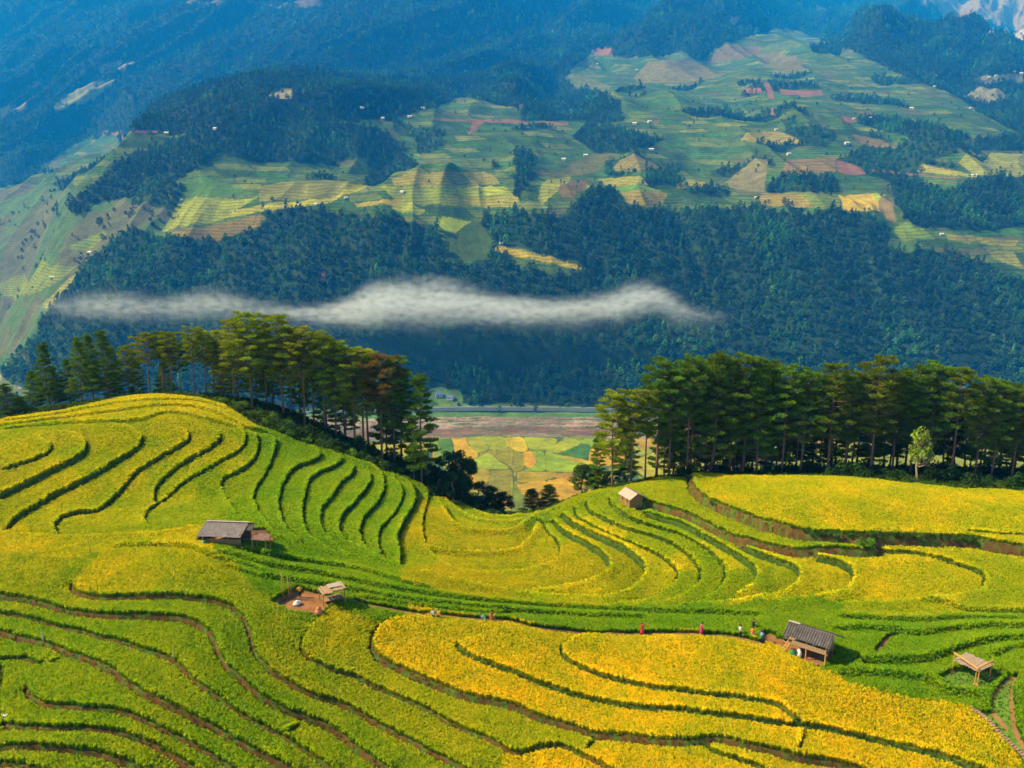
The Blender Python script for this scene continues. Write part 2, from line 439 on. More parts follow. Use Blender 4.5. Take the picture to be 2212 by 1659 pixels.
R('x', 0.00, 'b3', '600,705 520,840 470,835 600,900 800,995 1000,1045 1300,1090 1560,1115 1750,1175 2000,1350 2150,1520 2212,1620')
R('x', 0.00, 'b3', '0,600 100,645 280,750 450,835')
R('x', 0.00, 'b1', '820,195 700,235 620,310 570,370')
R('x', 0.00, 'a0', '0,1470 150,1500 330,1530 600,1550 800,1500 900,1440 950,1420')
R('x', 0.00, 'a0', '0,1320 300,1345 520,1355 900,1345 1250,1325 1500,1300 1730,1250')
R('x', 0.00, 'a0', '1860,1400 1850,1500 2212,1620', 'b1', '120,10 360,90')
R('x', 0.00, 'b2', '0,265 400,290 800,305 1200,315 1600,305 2000,300 2212,280', 'b3', '400,265 900,262 1400,262 1700,320 2212,330')
R('x', 0.00, 'b3', '1450,900 1600,820 1900,720')
R('x', 0.00, 'a0', '950,1430 760,1600', 'b0', '680,20 640,60')
# ------------------------------------------------------------ cut the risers into the near hills
NR = 1000      # rows that hold fields
shp = near.Z.shape
ris_w = np.zeros(shp, np.float32)        # strength of the riser / bund band
ris_k = np.zeros(shp, np.int8)           # its kind
barrier = np.zeros(shp, bool)
rim_light = np.zeros(shp, np.float32)  # strength of the sunlit rim painted into the rice
dedge = np.full(shp, 99.0, np.float32)   # distance to the nearest riser line
KIND = {'x': 3, 'f': 3, 'g': 1, 'b': 2, 's': 3, 't': 4, 'p': 5}
W = {'x': .3, 'f': .5, 'g': .42, 'b': .5, 's': .35, 't': .35, 'p': .8}
riser_lines = []
for kind, h, pts, up, L, w in RIS:
    w = w if w is not None else W[kind]
    uv = catmull(pts, 7)
    x, Y = base.cast(uv, 60, 205, lift=0.45)
    ok = np.isfinite(Y)
    x, Y = x[ok], Y[ok]
    if len(x) < 2: continue
    # drop jumps over hidden ground
    d = np.hypot(np.diff(x), np.diff(Y))
    good = np.concatenate([[True], d < 12])
    x = x[good]; Y = Y[good]
    # light smoothing
    for _ in range(2):
        x[1:-1] = (x[:-2] + 2 * x[1:-1] + x[2:]) / 4; Y[1:-1] = (Y[:-2] + 2 * Y[1:-1] + Y[2:]) / 4
    seg = np.hypot(np.diff(x), np.diff(Y)); cum = np.concatenate([[0], np.cumsum(seg)]); tot = cum[-1]
    fi, fj = near.idx(x, Y)
    R0 = 5.2
    i0 = int(max(0, near.idx(0, max(60, Y.min() - R0))[0] - 1)); i1 = int(min(shp[0], near.idx(0, Y.max() + R0)[0] + 2))
    sl = ((x - R0) / Y).min(); sh = ((x + R0) / Y).max()
    j0 = int(max(0, (sl - near.s[0]) / (near.s[1] - near.s[0]) - 2)); j1 = int(min(shp[1], (sh - near.s[0]) / (near.s[1] - near.s[0]) + 3))
    if i1 <= i0 or j1 <= j0: continue
    X = near.X[i0:i1, j0:j1]; YY = near.YY[i0:i1, j0:j1]
    best = np.full(X.shape, 99.0); sgn = np.zeros(X.shape); al = np.zeros(X.shape)
    ds = near.s[1] - near.s[0]
    for k in range(len(x) - 1):
        ya, yb = min(Y[k], Y[k + 1]) - R0, max(Y[k], Y[k + 1]) + R0
        a0 = int(np.searchsorted(near.Y, ya)) - i0; a1 = int(np.searchsorted(near.Y, yb)) - i0
        ym = max(60, ya)
        xa, xb = min(x[k], x[k + 1]) - R0, max(x[k], x[k + 1]) + R0
        ss = [xa / ym, xa / yb, xb / ym, xb / yb]
        b0 = int((min(ss) - near.s[0]) / ds) - j0; b1 = int((max(ss) - near.s[0]) / ds) + 2 - j0
        a0, b0 = max(a0, 0), max(b0, 0)
        if a1 <= a0 or b1 <= b0: continue
        sx = X[a0:a1, b0:b1]; sy = YY[a0:a1, b0:b1]
        if sx.size == 0: continue
        dx, dy = x[k + 1] - x[k], Y[k + 1] - Y[k]
        l2 = dx * dx + dy * dy + 1e-9
        t = np.clip(((sx - x[k]) * dx + (sy - Y[k]) * dy) / l2, 0, 1)
        dd = np.hypot(sx - x[k] - t * dx, sy - Y[k] - t * dy)
        bb = best[a0:a1, b0:b1]
        m = dd < bb
        bb[m] = dd[m]
        sgn[a0:a1, b0:b1][m] = np.sign(dx * (sy - Y[k]) - dy * (sx - x[k]))[m]
        al[a0:a1, b0:b1][m] = (cum[k] + t * seg[k])[m]
    # which side is uphill?
    if up is None:
        mx, mY = (x[:-1] + x[1:]) / 2, (Y[:-1] + Y[1:]) / 2
        nx, nY = -np.diff(Y) / seg, np.diff(x) / seg
        g = base.h(mx + nx * 3, mY + nY * 3) - base.h(mx - nx * 3, mY - nY * 3)
        side = 1.0 if np.sum(g * seg) > 0 else -1.0
    else:
        ux, uy = base.cast(np.array([up]), 60, 205, .45)
        k = np.argmin(np.hypot(x[:-1] - ux[0], Y[:-1] - uy[0]))
        side = np.sign((x[k + 1] - x[k]) * (uy[0] - Y[k]) - (Y[k + 1] - Y[k]) * (ux[0] - x[k]))
    wob = (fbm(X / 2.5, YY / 2.5, 2, 11) - .5) * .35
    d = best * sgn * side + wob * np.clip(1 - best / 2, 0, 1)
    taper = np.clip(np.minimum(al, tot - al) / 1.4, 0, 1)
    taper = taper * taper * (3 - 2 * taper)
    e = d + w * .5
    f = np.clip(e / (w * .5 + .12), -1, 1)
    f = f * (1.5 - .5 * f * f)
    near.Z[i0:i1, j0:j1] += h * .5 * f * np.clip(1 - np.abs(e) / L, 0, 1) * taper
    if kind in 't':      # a low bund
        near.Z[i0:i1, j0:j1] += .18 * np.exp(-(d / .3) ** 2) * taper
    if kind == 'x':
        barrier[i0:i1, j0:j1] |= (best < .45)
        continue
    band = (d < .1) & (d > -w - .12) & (best < 3) & (taper > .05)
    rw = ris_w[i0:i1, j0:j1]; rk = ris_k[i0:i1, j0:j1]
    if kind != 'f':
        rw[band] = 1.0; rk[band] = KIND[kind]
    bar = barrier[i0:i1, j0:j1]; bar |= (best < .55) & (taper > .02)
    rmn = rim_light[i0:i1, j0:j1]; rmn[...] = np.maximum(rmn, {'g': .8, 'b': .35, 't': 1.15, 's': 1.15, 'f': .4, 'p': 0}[kind] * np.exp(-(d / .62) ** 2) * (d > -.15) * np.clip(taper * 2, 0, 1))
    de = dedge[i0:i1, j0:j1]; de[...] = np.minimum(de, np.where((d > -.1) & (taper > .03), best * (1 if kind != 'f' else 1.6), 99))

# ------------------------------------------------------------ clearings, paths and the far edge of the fields
def cast_poly(p, lift=.3, y1=205):
    x, Y = base.cast(p, 60, y1, lift)
    ok = np.isfinite(Y)
    return np.stack([x[ok], Y[ok]], 1)
ground = np.zeros(shp, np.int8)    # 1 dirt, 2 short grass, 3 hut yard (dark earth)
def clear(kind, *parts, flat=None):
    p = cast_poly(tr(*parts))
    m = in_poly(near.X, near.YY, p)
    ground[m] = kind
    if flat is not None and m.any():
        near.Z[m] = near.Z[m] * (1 - flat) + np.median(near.Z[m]) * flat
    return p
clear(1, 'b1', '110,260 230,180 360,100 560,170 720,235 640,300 560,375 420,350 280,325', flat=.7)
clear(1, 'b2', '2140,500 2212,500', 'b3', '0,500 130,560 210,600 430,650 610,690 540,760 450,835 280,755 100,650 0,610 -60,590', flat=.7)
clear(2, 'b3', '1450,900 1600,820 1880,820 2050,890 1950,960 1860,1010 1600,1010 1520,990', flat=.6)
clear(3, 'a0', '1690,1400 1735,1290 2212,1290 2300,1300 2380,1400 2212,1400 1900,1400', flat=.5)
clear(2, 'a2', '930,1000 960,1090 1100,1130 1160,1090 1150,1010 1000,960')
clear(2, 'b3', '1740,1180 1930,1200 1925,1050 2050,900 2180,860 2120,1000 2150,1300 2212,1450 2300,1650 2212,1665 2000,1400')
clear(1, 'b3', '1020,520 1060,505 1150,520 1150,545 1080,555 970,700 930,715 900,690')
clear(1, 'b3', '880,640 900,690 860,720 740,775 720,765 850,705')
clear(1, 'a3', '650,1385 790,1380 790,1400 660,1405')
clear(1, 'a1', '0,1345 60,1350 180,1395 120,1410 0,1390')
def path(width, kind, *parts):
    uv = catmull(tr(*parts), 8)
    x, Y = base.cast(uv, 60, 205, .3)
    for a, b in zip(x, Y):
        if not np.isfinite(b): continue
        i = int(np.searchsorted(near.Y, b)); i0, i1 = max(0, i - 12), i + 12
        m = np.hypot(near.X[i0:i1] - a, near.YY[i0:i1] - b) < width
        ground[i0:i1][m] = kind
path(.30, 1, 'b3', '1900,720 1960,800 2080,900 2020,960 1940,1060 1940,1180 2060,1320')
path(.30, 1, 'b3', '2080,905 2150,890 2110,1000 2120,1250 2160,1400 2212,1480')
path(.35, 1, 'b1', '600,330 560,370')
path(.30, 1, 'b1', '780,190 900,225 950,240')

edge_uv = tr('a0', '-400,370 0,338 400,280 800,195 1100,135 1300,118 1500,122 1700,150 1900,205 2050,280',
             'a1', '0,395 150,445 400,540 700,612 900,685 1100,780 1300,835 1480,925 1510,1000 1600,1015 1750,1045 1900,1135 2100,1168',
             'a2', '0,1165 200,1112 400,1045 550,1012 700,955 850,935 950,925 1100,893 1250,842 1500,822 1600,802 1800,785 2212,792',
             'a3', '600,832 1200,885 1600,935 2212,958 2500,975')
ex, eY = base.cast(edge_uv, 60, 205, .55)
ok = np.isfinite(eY)
es = ex[ok] / eY[ok]; eY = eY[ok]
o = np.argsort(es)
Yedge = np.interp(near.s, es[o], eY[o]) + .6
brush = near.YY > Yedge[None, :] + (fbm(near.X / 4, near.YY / 4, 2, 31) - .5) * 2.0

# ------------------------------------------------------------ crop colour of every terrace
PAL = {
 'Y':  (.51, .445, .006),    # ripe golden
 'YO': (.53,.42,.006),    # very ripe
 'YG': (.325, .385, .006),    # turning
 'YH': (.405, .42, .006),
 'OL': (.34, .355, .006),    # dull ripe, valley bowl
 'GY': (.28, .36, .006),
 'G':  (.225, .34, .006),
 'G2': (.175, .325, .006),
 'DG': (.155, .305, .007),
}
PN = list(PAL)
PC = np.array([PAL[k] for k in PN])
SEEDS = {
 'YG': '20,985 60,1040 200,1000 300,1015 150,1060 60,1090 420,1000 500,1010 520,960 120,960 400,950 300,960 100,1125 200,1130 350,1080 250,1070 380,1060 460,960 1500,1050 1420,1050 1350,1290 1450,1295 2130,1200 2190,1180 2150,1250 740,1350 800,1400 900,1480 1000,1530 1100,1570 330,1230 350,1210 1700,1245 1210,1600',
 'YH': '1900,1080 1700,1060 2100,1100 1600,1060 2150,1165 330,870 200,890 100,900 430,880 2000,1060 100,1170 250,1165 400,1160 20,1150 420,1150 60,1190 300,1190 1300,1120 1400,1230 1560,1190 1480,1210 1330,1140 1430,1270 1750,1230 1950,1240 1850,1260 2000,1210 1800,1220 2050,1290 1300,1290 1620,1290 1800,1290',
 'Y': '1000,1400 900,1380 1000,1360 1200,1380 1060,1440 1200,1470 1100,1350 1500,1400 1400,1420 1700,1450 1900,1530 2100,1590 1500,1540 1600,1560 1300,1520 1650,1600 1450,1600 1400,1630 1900,1600 1750,1640 2000,1640 1250,1420 1600,1500 1350,1480 1130,1640 1200,1640',
 'OL': '940,1150 1000,1200 1100,1240 1000,1250 950,1240 1150,1200 1200,1250 1290,1230 1300,1190 1350,1250 900,1190 1060,1160 1150,1150 1200,1180 1230,1150 1100,1180 905,1130',
 'GY': '1000,1120 1050,1115 900,1200 150,1260 150,1210 500,1300 560,1340 650,1450 750,1520 850,1570 950,1620 1040,1640 20,1300 1650,1240 1600,1130 1500,1110 450,1250 1100,1130 2150,1300 2000,1300 1900,1310 2100,1290',
 'G': '420,1110 380,1130 540,960 460,1040 500,1050 1440,1190 1380,1150 1550,1230 1600,1280 1480,1160 1650,1260 1300,1085 1400,1100 1250,1100 400,1290 300,1290 100,1310 250,1340 400,1380 450,1440 550,1520 650,1570 250,1400 150,1380 300,1460 400,1530 500,1600 100,1480 200,1540 50,1430 100,1570 250,1620 50,1640 350,1620 1750,1165 1200,1110 600,1600 700,1640 130,1350 20,1350 60,1340 20,1400 200,1500 1480,1255 1500,1280',
 'G2': '580,960 600,1000 560,1050 650,1030 640,1100 700,1060 700,1130 740,1080 760,1130 790,1090 800,1130 830,1090 850,1110 830,1170 860,1180 780,1170 720,1170 660,1150 620,1130 640,1170 870,1090 800,1200 840,1070 700,1000 760,1020 820,1050 560,1120 520,1100 880,1060',
 'DG': '520,1200 650,1230 800,1270 900,1290 1000,1310 1200,1335 1400,1345 1550,1345 1700,1330 1850,1340 2000,1350 2150,1360 1900,1400 2000,1400 2100,1410 1900,1450 2000,1480 1850,1440 1950,1500 2190,1450 2200,1520 1800,1420 2180,1400 2100,1380 600,1250 750,1290 1100,1320 1300,1330 1750,1310 2030,1440 2160,1340',
}
q = 3
bz = barrier[:NR:q, ::q].copy()
for a in range(q):
    for b in range(q):
        t = barrier[a:NR:q, b::q]
        bz[:t.shape[0], :t.shape[1]] |= t[:bz.shape[0], :bz.shape[1]]
cost = np.where(bz, 45.0, 1.0)
dist = np.full(bz.shape, 1e9); lab = np.zeros(bz.shape, np.int16)
for nm, st in SEEDS.items():
    uv = tr('t', st)
    x, Y = base.cast(uv, 60, 205, .5)
    for a, b in zip(x, Y):
        if not np.isfinite(b): continue
        fi, fj = near.idx(a, b)
        i, j = int(fi) // q, int(fj) // q
        if i < dist.shape[0] and j < dist.shape[1]:
            if dist[i, j] > 0:
                dist[i, j] = 0; lab[i, j] = PN.index(nm)
for it in range(600):
    ch = 0
    for di, dj, wgt in ((0, 1, 1), (1, 0, .8), (0, -1, 1), (-1, 0, .8), (1, 1, 1.3), (1, -1, 1.3), (-1, 1, 1.3), (-1, -1, 1.3)):
        si = slice(max(di, 0), dist.shape[0] + min(di, 0)); sj = slice(max(dj, 0), dist.shape[1] + min(dj, 0))
        ti = slice(max(-di, 0), dist.shape[0] + min(-di, 0)); tj = slice(max(-dj, 0), dist.shape[1] + min(-dj, 0))
        nd = dist[si, sj] + cost[ti, tj] * wgt
        m = nd < dist[ti, tj] - 1e-6
        c = int(m.sum())
        if c:
            dist[ti, tj][m] = nd[m]; lab[ti, tj][m] = lab[si, sj][m]; ch += c
    if ch == 0: break
cropmap = PC[lab]          # (rows, cols, 3)
# soften the seams a little (the risers themselves hide the hard ones)
for _ in range(2):
    c = cropmap.copy(); wsum = np.ones(bz.shape)[..., None]
    free = (~bz)[..., None].astype(float)
    acc = cropmap * 1.0; ws = np.ones_like(free)
    for di, dj in ((0, 1), (1, 0), (0, -1), (-1, 0)):
        sh_ = np.roll(np.roll(cropmap, di, 0), dj, 1); fr = np.roll(np.roll(free, di, 0), dj, 1)
        acc = acc + sh_ * fr; ws = ws + fr
    cropmap = acc / ws
def crop_at(x, Y):
    fi, fj = near.idx(x, Y)
    i = np.clip((fi / q).astype(int), 0, cropmap.shape[0] - 1); j = np.clip((fj / q).astype(int), 0, cropmap.shape[1] - 1)
    return cropmap[i, j]

# ------------------------------------------------------------ ground colours
soil = np.array([.060, .045, .016])
gc = np.zeros(shp + (3,), np.float32)
gc[...] = soil
ric = np.zeros(shp + (3,), np.float32)
ric[:NR] = np.repeat(np.repeat(cropmap, q, 0), q, 1)[:NR, :shp[1]]
gc[:NR] = soil * .55 + ric[:NR] * .35
n1 = fbm(near.X / 1.2, near.YY / 1.2, 3, 41)[..., None]
n2 = fbm(near.X / .35, near.YY / .35, 2, 43)[..., None]
green = np.array([.045, .095, .014]); brown = np.array([.105, .06, .02]); weed = np.array([.075, .13, .020])
m = ris_w > 0
kmap = {1: green * (0.6 + .8 * n2), 3: green * (0.4 + .6 * n2), 4: green * (0.5 + .7 * n2), 5: np.array([.20, .12, .055]) * (.7 + .6 * n2)}
for k, c in kmap.items():
    mm = m & (ris_k == k); gc[mm] = np.broadcast_to(c, shp + (3,))[mm]
mm = m & (ris_k == 2)
wv = np.clip((fbm(near.X / .6, near.YY / .6, 3, 45)[..., None] - .48) * 6, 0, 1)
bc = wv * weed * (.5 + .8 * n2) + (1 - wv) * brown * (.55 + .8 * n2)
gc[mm] = bc[mm]
dirt = np.array([.25, .12, .055]); gr = np.array([.085, .17, .022]); yard = np.array([.12, .07, .035])
gc[ground == 1] = (dirt * (.7 + .55 * n1))[ground == 1]
gc[ground == 2] = (gr * (.6 + .8 * n2))[ground == 2]
gc[ground == 3] = (yard * (.6 + .7 * n1))[ground == 3]
bcol = np.where(n1 > .45, np.array([.05, .095, .018]) * (.6 + .8 * n2), np.array([.10, .085, .03]) * (.6 + .8 * n2))
gc[brush] = np.broadcast_to(bcol, shp + (3,))[brush]

def ground_mat(name, attr, scale=9.0, bump=.6, dist_=.05):
    m_, nt, b = new_mat(name, .9, .1)
    at = nt.nodes.new("ShaderNodeAttribute"); at.attribute_name = attr
    tc = nt.nodes.new("ShaderNodeTexCoord")
    no = nt.nodes.new("ShaderNodeTexNoise"); no.inputs["Scale"].default_value = scale; no.inputs["Detail"].default_value = 5
    mr = nt.nodes.new("ShaderNodeMapRange"); mr.inputs[3].default_value = .6; mr.inputs[4].default_value = 1.4
    mx = nt.nodes.new("ShaderNodeMix"); mx.data_type = 'RGBA'; mx.blend_type = 'MULTIPLY'; mx.inputs["Factor"].default_value = 1.0
    bu = nt.nodes.new("ShaderNodeBump"); bu.inputs["Strength"].default_value = bump; bu.inputs["Distance"].default_value = dist_
    L = nt.links.new
    L(tc.outputs["Object"], no.inputs["Vector"]); L(no.outputs["Fac"], mr.inputs[0])
    L(at.outputs["Color"], mx.inputs["A"]); L(mr.outputs[0], mx.inputs["B"]); L(mx.outputs["Result"], b.inputs["Base Color"])
    L(no.outputs["Fac"], bu.inputs["Height"]); L(bu.outputs[0], b.inputs["Normal"])
    return m_
M_near = ground_mat("terrace_earth", "gcol", 5.0)
me = np_mesh("terraced_hills", np.stack([near.X, near.YY, near.Z], -1).reshape(-1, 3), grid_faces(*shp), M_near, smooth=True)
vattr(me, "gcol", gc.reshape(-1, 3), 'FLOAT_COLOR')
o = bpy.data.objects.new("terraced_hills", me); link(o); structure(o)

# ------------------------------------------------------------ instancing for the crops and woods that nobody could count
def proto(coll, name, verts, faces, mat):
    me = np_mesh(name, verts, faces, mat)
    o = bpy.data.objects.new(name, me); coll.objects.link(o)
    return o
def scatter(name, coll, pts, rot, scl, idx, col, label=None, cat=None):
    me = bpy.data.meshes.new(name); me.vertices.add(len(pts))
    me.vertices.foreach_set("co", np.ascontiguousarray(pts, np.float32).ravel())
    vattr(me, "rot", rot, 'FLOAT_VECTOR'); vattr(me, "scl", scl, 'FLOAT_VECTOR'); vattr(me, "pick", idx, 'INT'); vattr(me, "icol", col, 'FLOAT_COLOR')
    o = bpy.data.objects.new(name, me); link(o)
    ng = bpy.data.node_groups.new(name + "_scatter", 'GeometryNodeTree')
    ng.interface.new_socket(name="Geometry", in_out='INPUT', socket_type='NodeSocketGeometry')
    ng.interface.new_socket(name="Geometry", in_out='OUTPUT', socket_type='NodeSocketGeometry')
    N = ng.nodes.new; L = ng.links.new
    gi = N("NodeGroupInput"); go = N("NodeGroupOutput")
    ci = N("GeometryNodeCollectionInfo"); ci.inputs[0].default_value = coll
    ci.inputs["Separate Children"].default_value = True; ci.inputs["Reset Children"].default_value = True
    ip = N("GeometryNodeInstanceOnPoints"); ip.inputs["Pick Instance"].default_value = True
    def at(nm, typ):
        a = N("GeometryNodeInputNamedAttribute"); a.data_type = typ; a.inputs["Name"].default_value = nm
        return [s for s in a.outputs if s.enabled and s.name == "Attribute"][0]
    L(gi.outputs[0], ip.inputs["Points"]); L(ci.outputs[0], ip.inputs["Instance"])
    L(at("pick", 'INT'), ip.inputs["Instance Index"])
    er = N("FunctionNodeEulerToRotation"); L(at("rot", 'FLOAT_VECTOR'), er.inputs[0]); L(er.outputs[0], ip.inputs["Rotation"])
    L(at("scl", 'FLOAT_VECTOR'), ip.inputs["Scale"])
    L(ip.outputs[0], go.inputs[0])
    md = o.modifiers.new("scatter", 'NODES'); md.node_group = ng
    tag(o, label, cat, kind="stuff")
    return o
def leaf_mat(name, attr="icol", rough=.55, trans=.35, var=.35, spec=.25, base_dark=None):
    """leaf tissue: scatters light on both sides; colour comes with the plant, each leaf differs a little"""
    m_, nt, b = new_mat(name, rough, spec)
    L = nt.links.new; N = nt.nodes.new
    at = N("ShaderNodeAttribute"); at.attribute_type = 'INSTANCER'; at.attribute_name = attr
    va = N("ShaderNodeAttribute"); va.attribute_type = 'GEOMETRY'; va.attribute_name = "lv"
    hs = N("ShaderNodeMix"); hs.data_type = 'RGBA'; hs.blend_type = 'MULTIPLY'; hs.inputs["Factor"].default_value = 1.0
    L(at.outputs["Color"], hs.inputs["A"]); L(va.outputs["Color"], hs.inputs["B"])
    L(hs.outputs["Result"], b.inputs["Base Color"])
    tr_ = N("ShaderNodeBsdfTranslucent"); L(hs.outputs["Result"], tr_.inputs[0])
    mx = N("ShaderNodeMixShader"); mx.inputs[0].default_value = trans
    out = nt.nodes["Material Output"]
    L(b.outputs[0], mx.inputs[1]); L(tr_.outputs[0], mx.inputs[2]); L(mx.outputs[0], out.inputs["Surface"])
    return m_

M_rice = leaf_mat("rice_leaf", trans=.32, rough=.85, spec=.04)
# a clump of rice: bent blades and drooping heads
def rice_clump(seed, nb=20, rad=.17, ht=.74, heads=9):
    r = np.random.default_rng(seed); V = []; F = []; C = []
    for k in range(nb + heads):
        hd = k >= nb
        a = r.uniform(0, 6.28); d = rad * math.sqrt(r.uniform(0, 1))
        bx, by = d * math.cos(a), d * math.sin(a)
        la = r.uniform(0, 6.28); lean = r.uniform(.05, .32)
        h = ht * r.uniform(.7, 1.05); wd = r.uniform(.012, .022)
        if hd: h = ht * r.uniform(.9, 1.1); wd = r.uniform(.022, .036)
        dx, dy = math.cos(la), math.sin(la)
        wx, wy = -dy * wd, dx * wd
        lx = [0, lean * .35, lean * 1.0]; hz = [0, h * .62, h * (1.0 if not hd else .86)]
        if hd: lx = [lean * .25, lean * .5, lean * 1.1]; hz = [h * .7, h * 1.0, h * .82]
        b0 = len(V)
        for q_ in range(3):
            t = (1, .9, .25)[q_] if not hd else (.5, 1, .6)[q_]
            px, py = bx + dx * lx[q_], by + dy * lx[q_]
            V.append((px - wx * t, py - wy * t, hz[q_])); V.append((px + wx * t, py + wy * t, hz[q_]))
        F += [(b0, b0 + 1, b0 + 3, b0 + 2), (b0 + 2, b0 + 3, b0 + 5, b0 + 4)]
        c = r.uniform(.75, 1.2) if not hd else r.uniform(1.0, 1.35)
        cc = (c * (.78 if not hd else 1.22), c * (.92 if not hd else 1.08), c * (.9 if not hd else .7))
        for q_ in range(3):
            g = (.55, .95, 1.05)[q_] if not hd else 1.0     # blades are darker towards the foot
            C += [tuple(x * g for x in cc)] * 2
    return np.array(V), np.array(F), np.array(C)
rice_coll = bpy.data.collections.new("rice_clumps")
for k in range(6):
    V, F, C = rice_clump(100 + k)
    o = proto(rice_coll, "rice_%02d" % k, V, F, M_rice)
    vattr(o.data, "lv", C, 'FLOAT_COLOR')
SP = .31
SL = .90
g1 = np.meshgrid(np.arange(-116, 116, .225), np.arange(66, 128, .225)); g2 = np.meshgrid(np.arange(-172, 172, .30), np.arange(128, 192, .30))
GX = np.concatenate([g1[0].ravel(), g2[0].ravel()]); GY = np.concatenate([g1[1].ravel(), g2[1].ravel()])
GX = GX + RNG.uniform(-.11, .11, GX.shape); GY = GY + RNG.uniform(-.11, .11, GY.shape)
m = np.abs(GX / GY) < SL
GX, GY = GX[m], GY[m]
fi, fj = near.idx(GX, GY); ii = np.clip(np.round(fi).astype(int), 0, shp[0] - 1); jj = np.clip(np.round(fj).astype(int), 0, shp[1] - 1)
free = (~brush[ii, jj]) & (ground[ii, jj] == 0) & ~((ris_w[ii, jj] > 0) & np.isin(ris_k[ii, jj], (1, 2, 3, 4, 5)))
GX, GY, ii, jj = GX[free], GY[free], ii[free], jj[free]
GZ = near.h(GX, GY) - .03
cc = crop_at(GX, GY)
big = fbm(GX / 6, GY / 6, 3, 51); med = fbm(GX / 1.1, GY / 1.1, 2, 53); lit = RNG.uniform(0, 1, GX.shape)
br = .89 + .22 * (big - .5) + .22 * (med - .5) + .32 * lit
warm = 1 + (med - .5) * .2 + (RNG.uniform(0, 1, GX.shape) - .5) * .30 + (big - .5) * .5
rim = rim_light[ii, jj] * (.7 + .6 * fbm(GX / 3, GY / 3, 2, 57))
br = br * (1 + .36 * rim); warm = warm * (1 + .05 * rim)  # sunlit canopy rims put into the rice colour along terrace edges
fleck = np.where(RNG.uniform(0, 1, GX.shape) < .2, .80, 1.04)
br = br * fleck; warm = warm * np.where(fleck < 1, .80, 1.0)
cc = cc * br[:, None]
cc[:, 0] *= warm
n = len(GX)
rot = np.stack([RNG.normal(0, .09, n), RNG.normal(0, .09, n), RNG.uniform(0, 6.28, n)], 1)
s = RNG.uniform(.85, 1.15, n) * np.where(GY < 128, 1.0, 1.28)
scl = np.stack([s, s, RNG.uniform(.9, 1.15, n)], 1)
print("rice clumps", n)
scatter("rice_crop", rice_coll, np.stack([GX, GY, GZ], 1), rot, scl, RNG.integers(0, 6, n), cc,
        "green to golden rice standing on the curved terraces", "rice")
# weeds on the risers, bunds and clearings
m = np.abs(GX) >= 0
def weeds(mask, spacing, name, colr, smin, smax, label, seed):
    rg = np.random.default_rng(seed)
    xs = np.arange(-150, 150, spacing); ys = np.arange(66, 200, spacing)
    X, Y = np.meshgrid(xs, ys); X = X.ravel() + rg.uniform(-spacing / 2, spacing / 2, X.size); Y = Y.ravel() + rg.uniform(-spacing / 2, spacing / 2, Y.size)
    k = np.abs(X / Y) < SL; X, Y = X[k], Y[k]
    fi, fj = near.idx(X, Y); i = np.clip(np.round(fi).astype(int), 0, shp[0] - 1); j = np.clip(np.round(fj).astype(int), 0, shp[1] - 1)
    k = mask[i, j]; X, Y, i, j = X[k], Y[k], i[k], j[k]
    nn = fbm(X / 1.5, Y / 1.5, 2, seed)
    k = rg.uniform(0, 1, X.shape) < (nn * 1.5); X, Y, i, j = X[k], Y[k], i[k], j[k]
    n = len(X); Z = near.h(X, Y) - .02
    c = np.array(colr)[None] * rg.uniform(.55, 1.35, (n, 1)) * np.stack([rg.uniform(.8, 1.3, n), np.ones(n), np.ones(n)], 1)
    s = rg.uniform(smin, smax, n)
    scatter(name, rice_coll, np.stack([X, Y, Z], 1), np.stack([rg.normal(0, .25, n), rg.normal(0, .25, n), rg.uniform(0, 6.28, n)], 1),
            np.stack([s, s, s * .8], 1), rg.integers(0, 6, n), c, label, "grass")
    print(name, n)
weeds((ris_w > 0) & np.isin(ris_k, (1, 4)), .30, "riser_grass", (.05, .12, .014), .35, .7, "dark green grass on the terrace risers", 61)
weeds((ris_w > 0) & (ris_k == 2), .42, "bund_grass", (.08, .13, .018), .25, .6, "patchy grass on the brown earth banks", 62)
weeds(ground == 2, .36, "clearing_grass", (.075, .18, .018), .25, .5, "short green grass in the clearings", 63)
weeds(brush & (near.YY < 200), .8, "undergrowth", (.045, .10, .014), .9, 1.9, "green undergrowth below the pines", 64)
# ------------------------------------------------------------ the valley floor and the mountains across it
FAR = [(-300,830,1082),(0,830,1082),(0,780,1257),(0,745,1410),(100,700,1500),(0,600,1700),(0,450,2000),(0,200,2500),(0,0,3000),(-300,600,1750),(-300,300,2300),(-300,0,3000),
 (150,700,1080),(200,760,1010),(300,860,965),(300,560,1180),(300,503,1230),(450,440,1320),(600,400,1400),(500,330,1500),(650,262,1650),(650,232,1950),(300,290,1850),(130,470,1420),(230,380,1550),
 (600,600,1120),(600,480,1230),(600,700,1040),(600,850,960),(1106,870,950),(1106,700,1020),(1106,600,1080),(1106,500,1180),(1000,480,1200),(1106,430,1350),(1106,330,1600),(1106,240,1850),(1106,100,2300),(1106,0,2600),
 (850,200,2050),(600,100,2400),(300,100,2600),(600,0,2700),(300,-10,2900),(850,0,2650),
 (1500,850,960),(1500,700,1050),(1500,560,1180),(1500,470,1290),(1500,300,1700),(1500,150,2100),(1500,50,2500),(1500,0,2750),(1300,0,2650),
 (1800,880,955),(1800,750,1010),(1800,600,1130),(1800,470,1300),(1800,300,1650),(1800,130,2080),(1900,110,2150),(1900,60,2900),(2100,240,1900),(2150,150,2800),(2212,295,1780),(2212,200,2600),
 (2212,0,3200),(1900,0,3200),(2212,600,1150),(2212,800,980),(2212,450,1350),(2212,380,1500),(2500,600,1150),(2500,400,1500),(2500,200,2400),(2500,0,3100),(2500,860,965),(2212,880,955),(-300,860,1000)]
P = np.array(FAR, float)
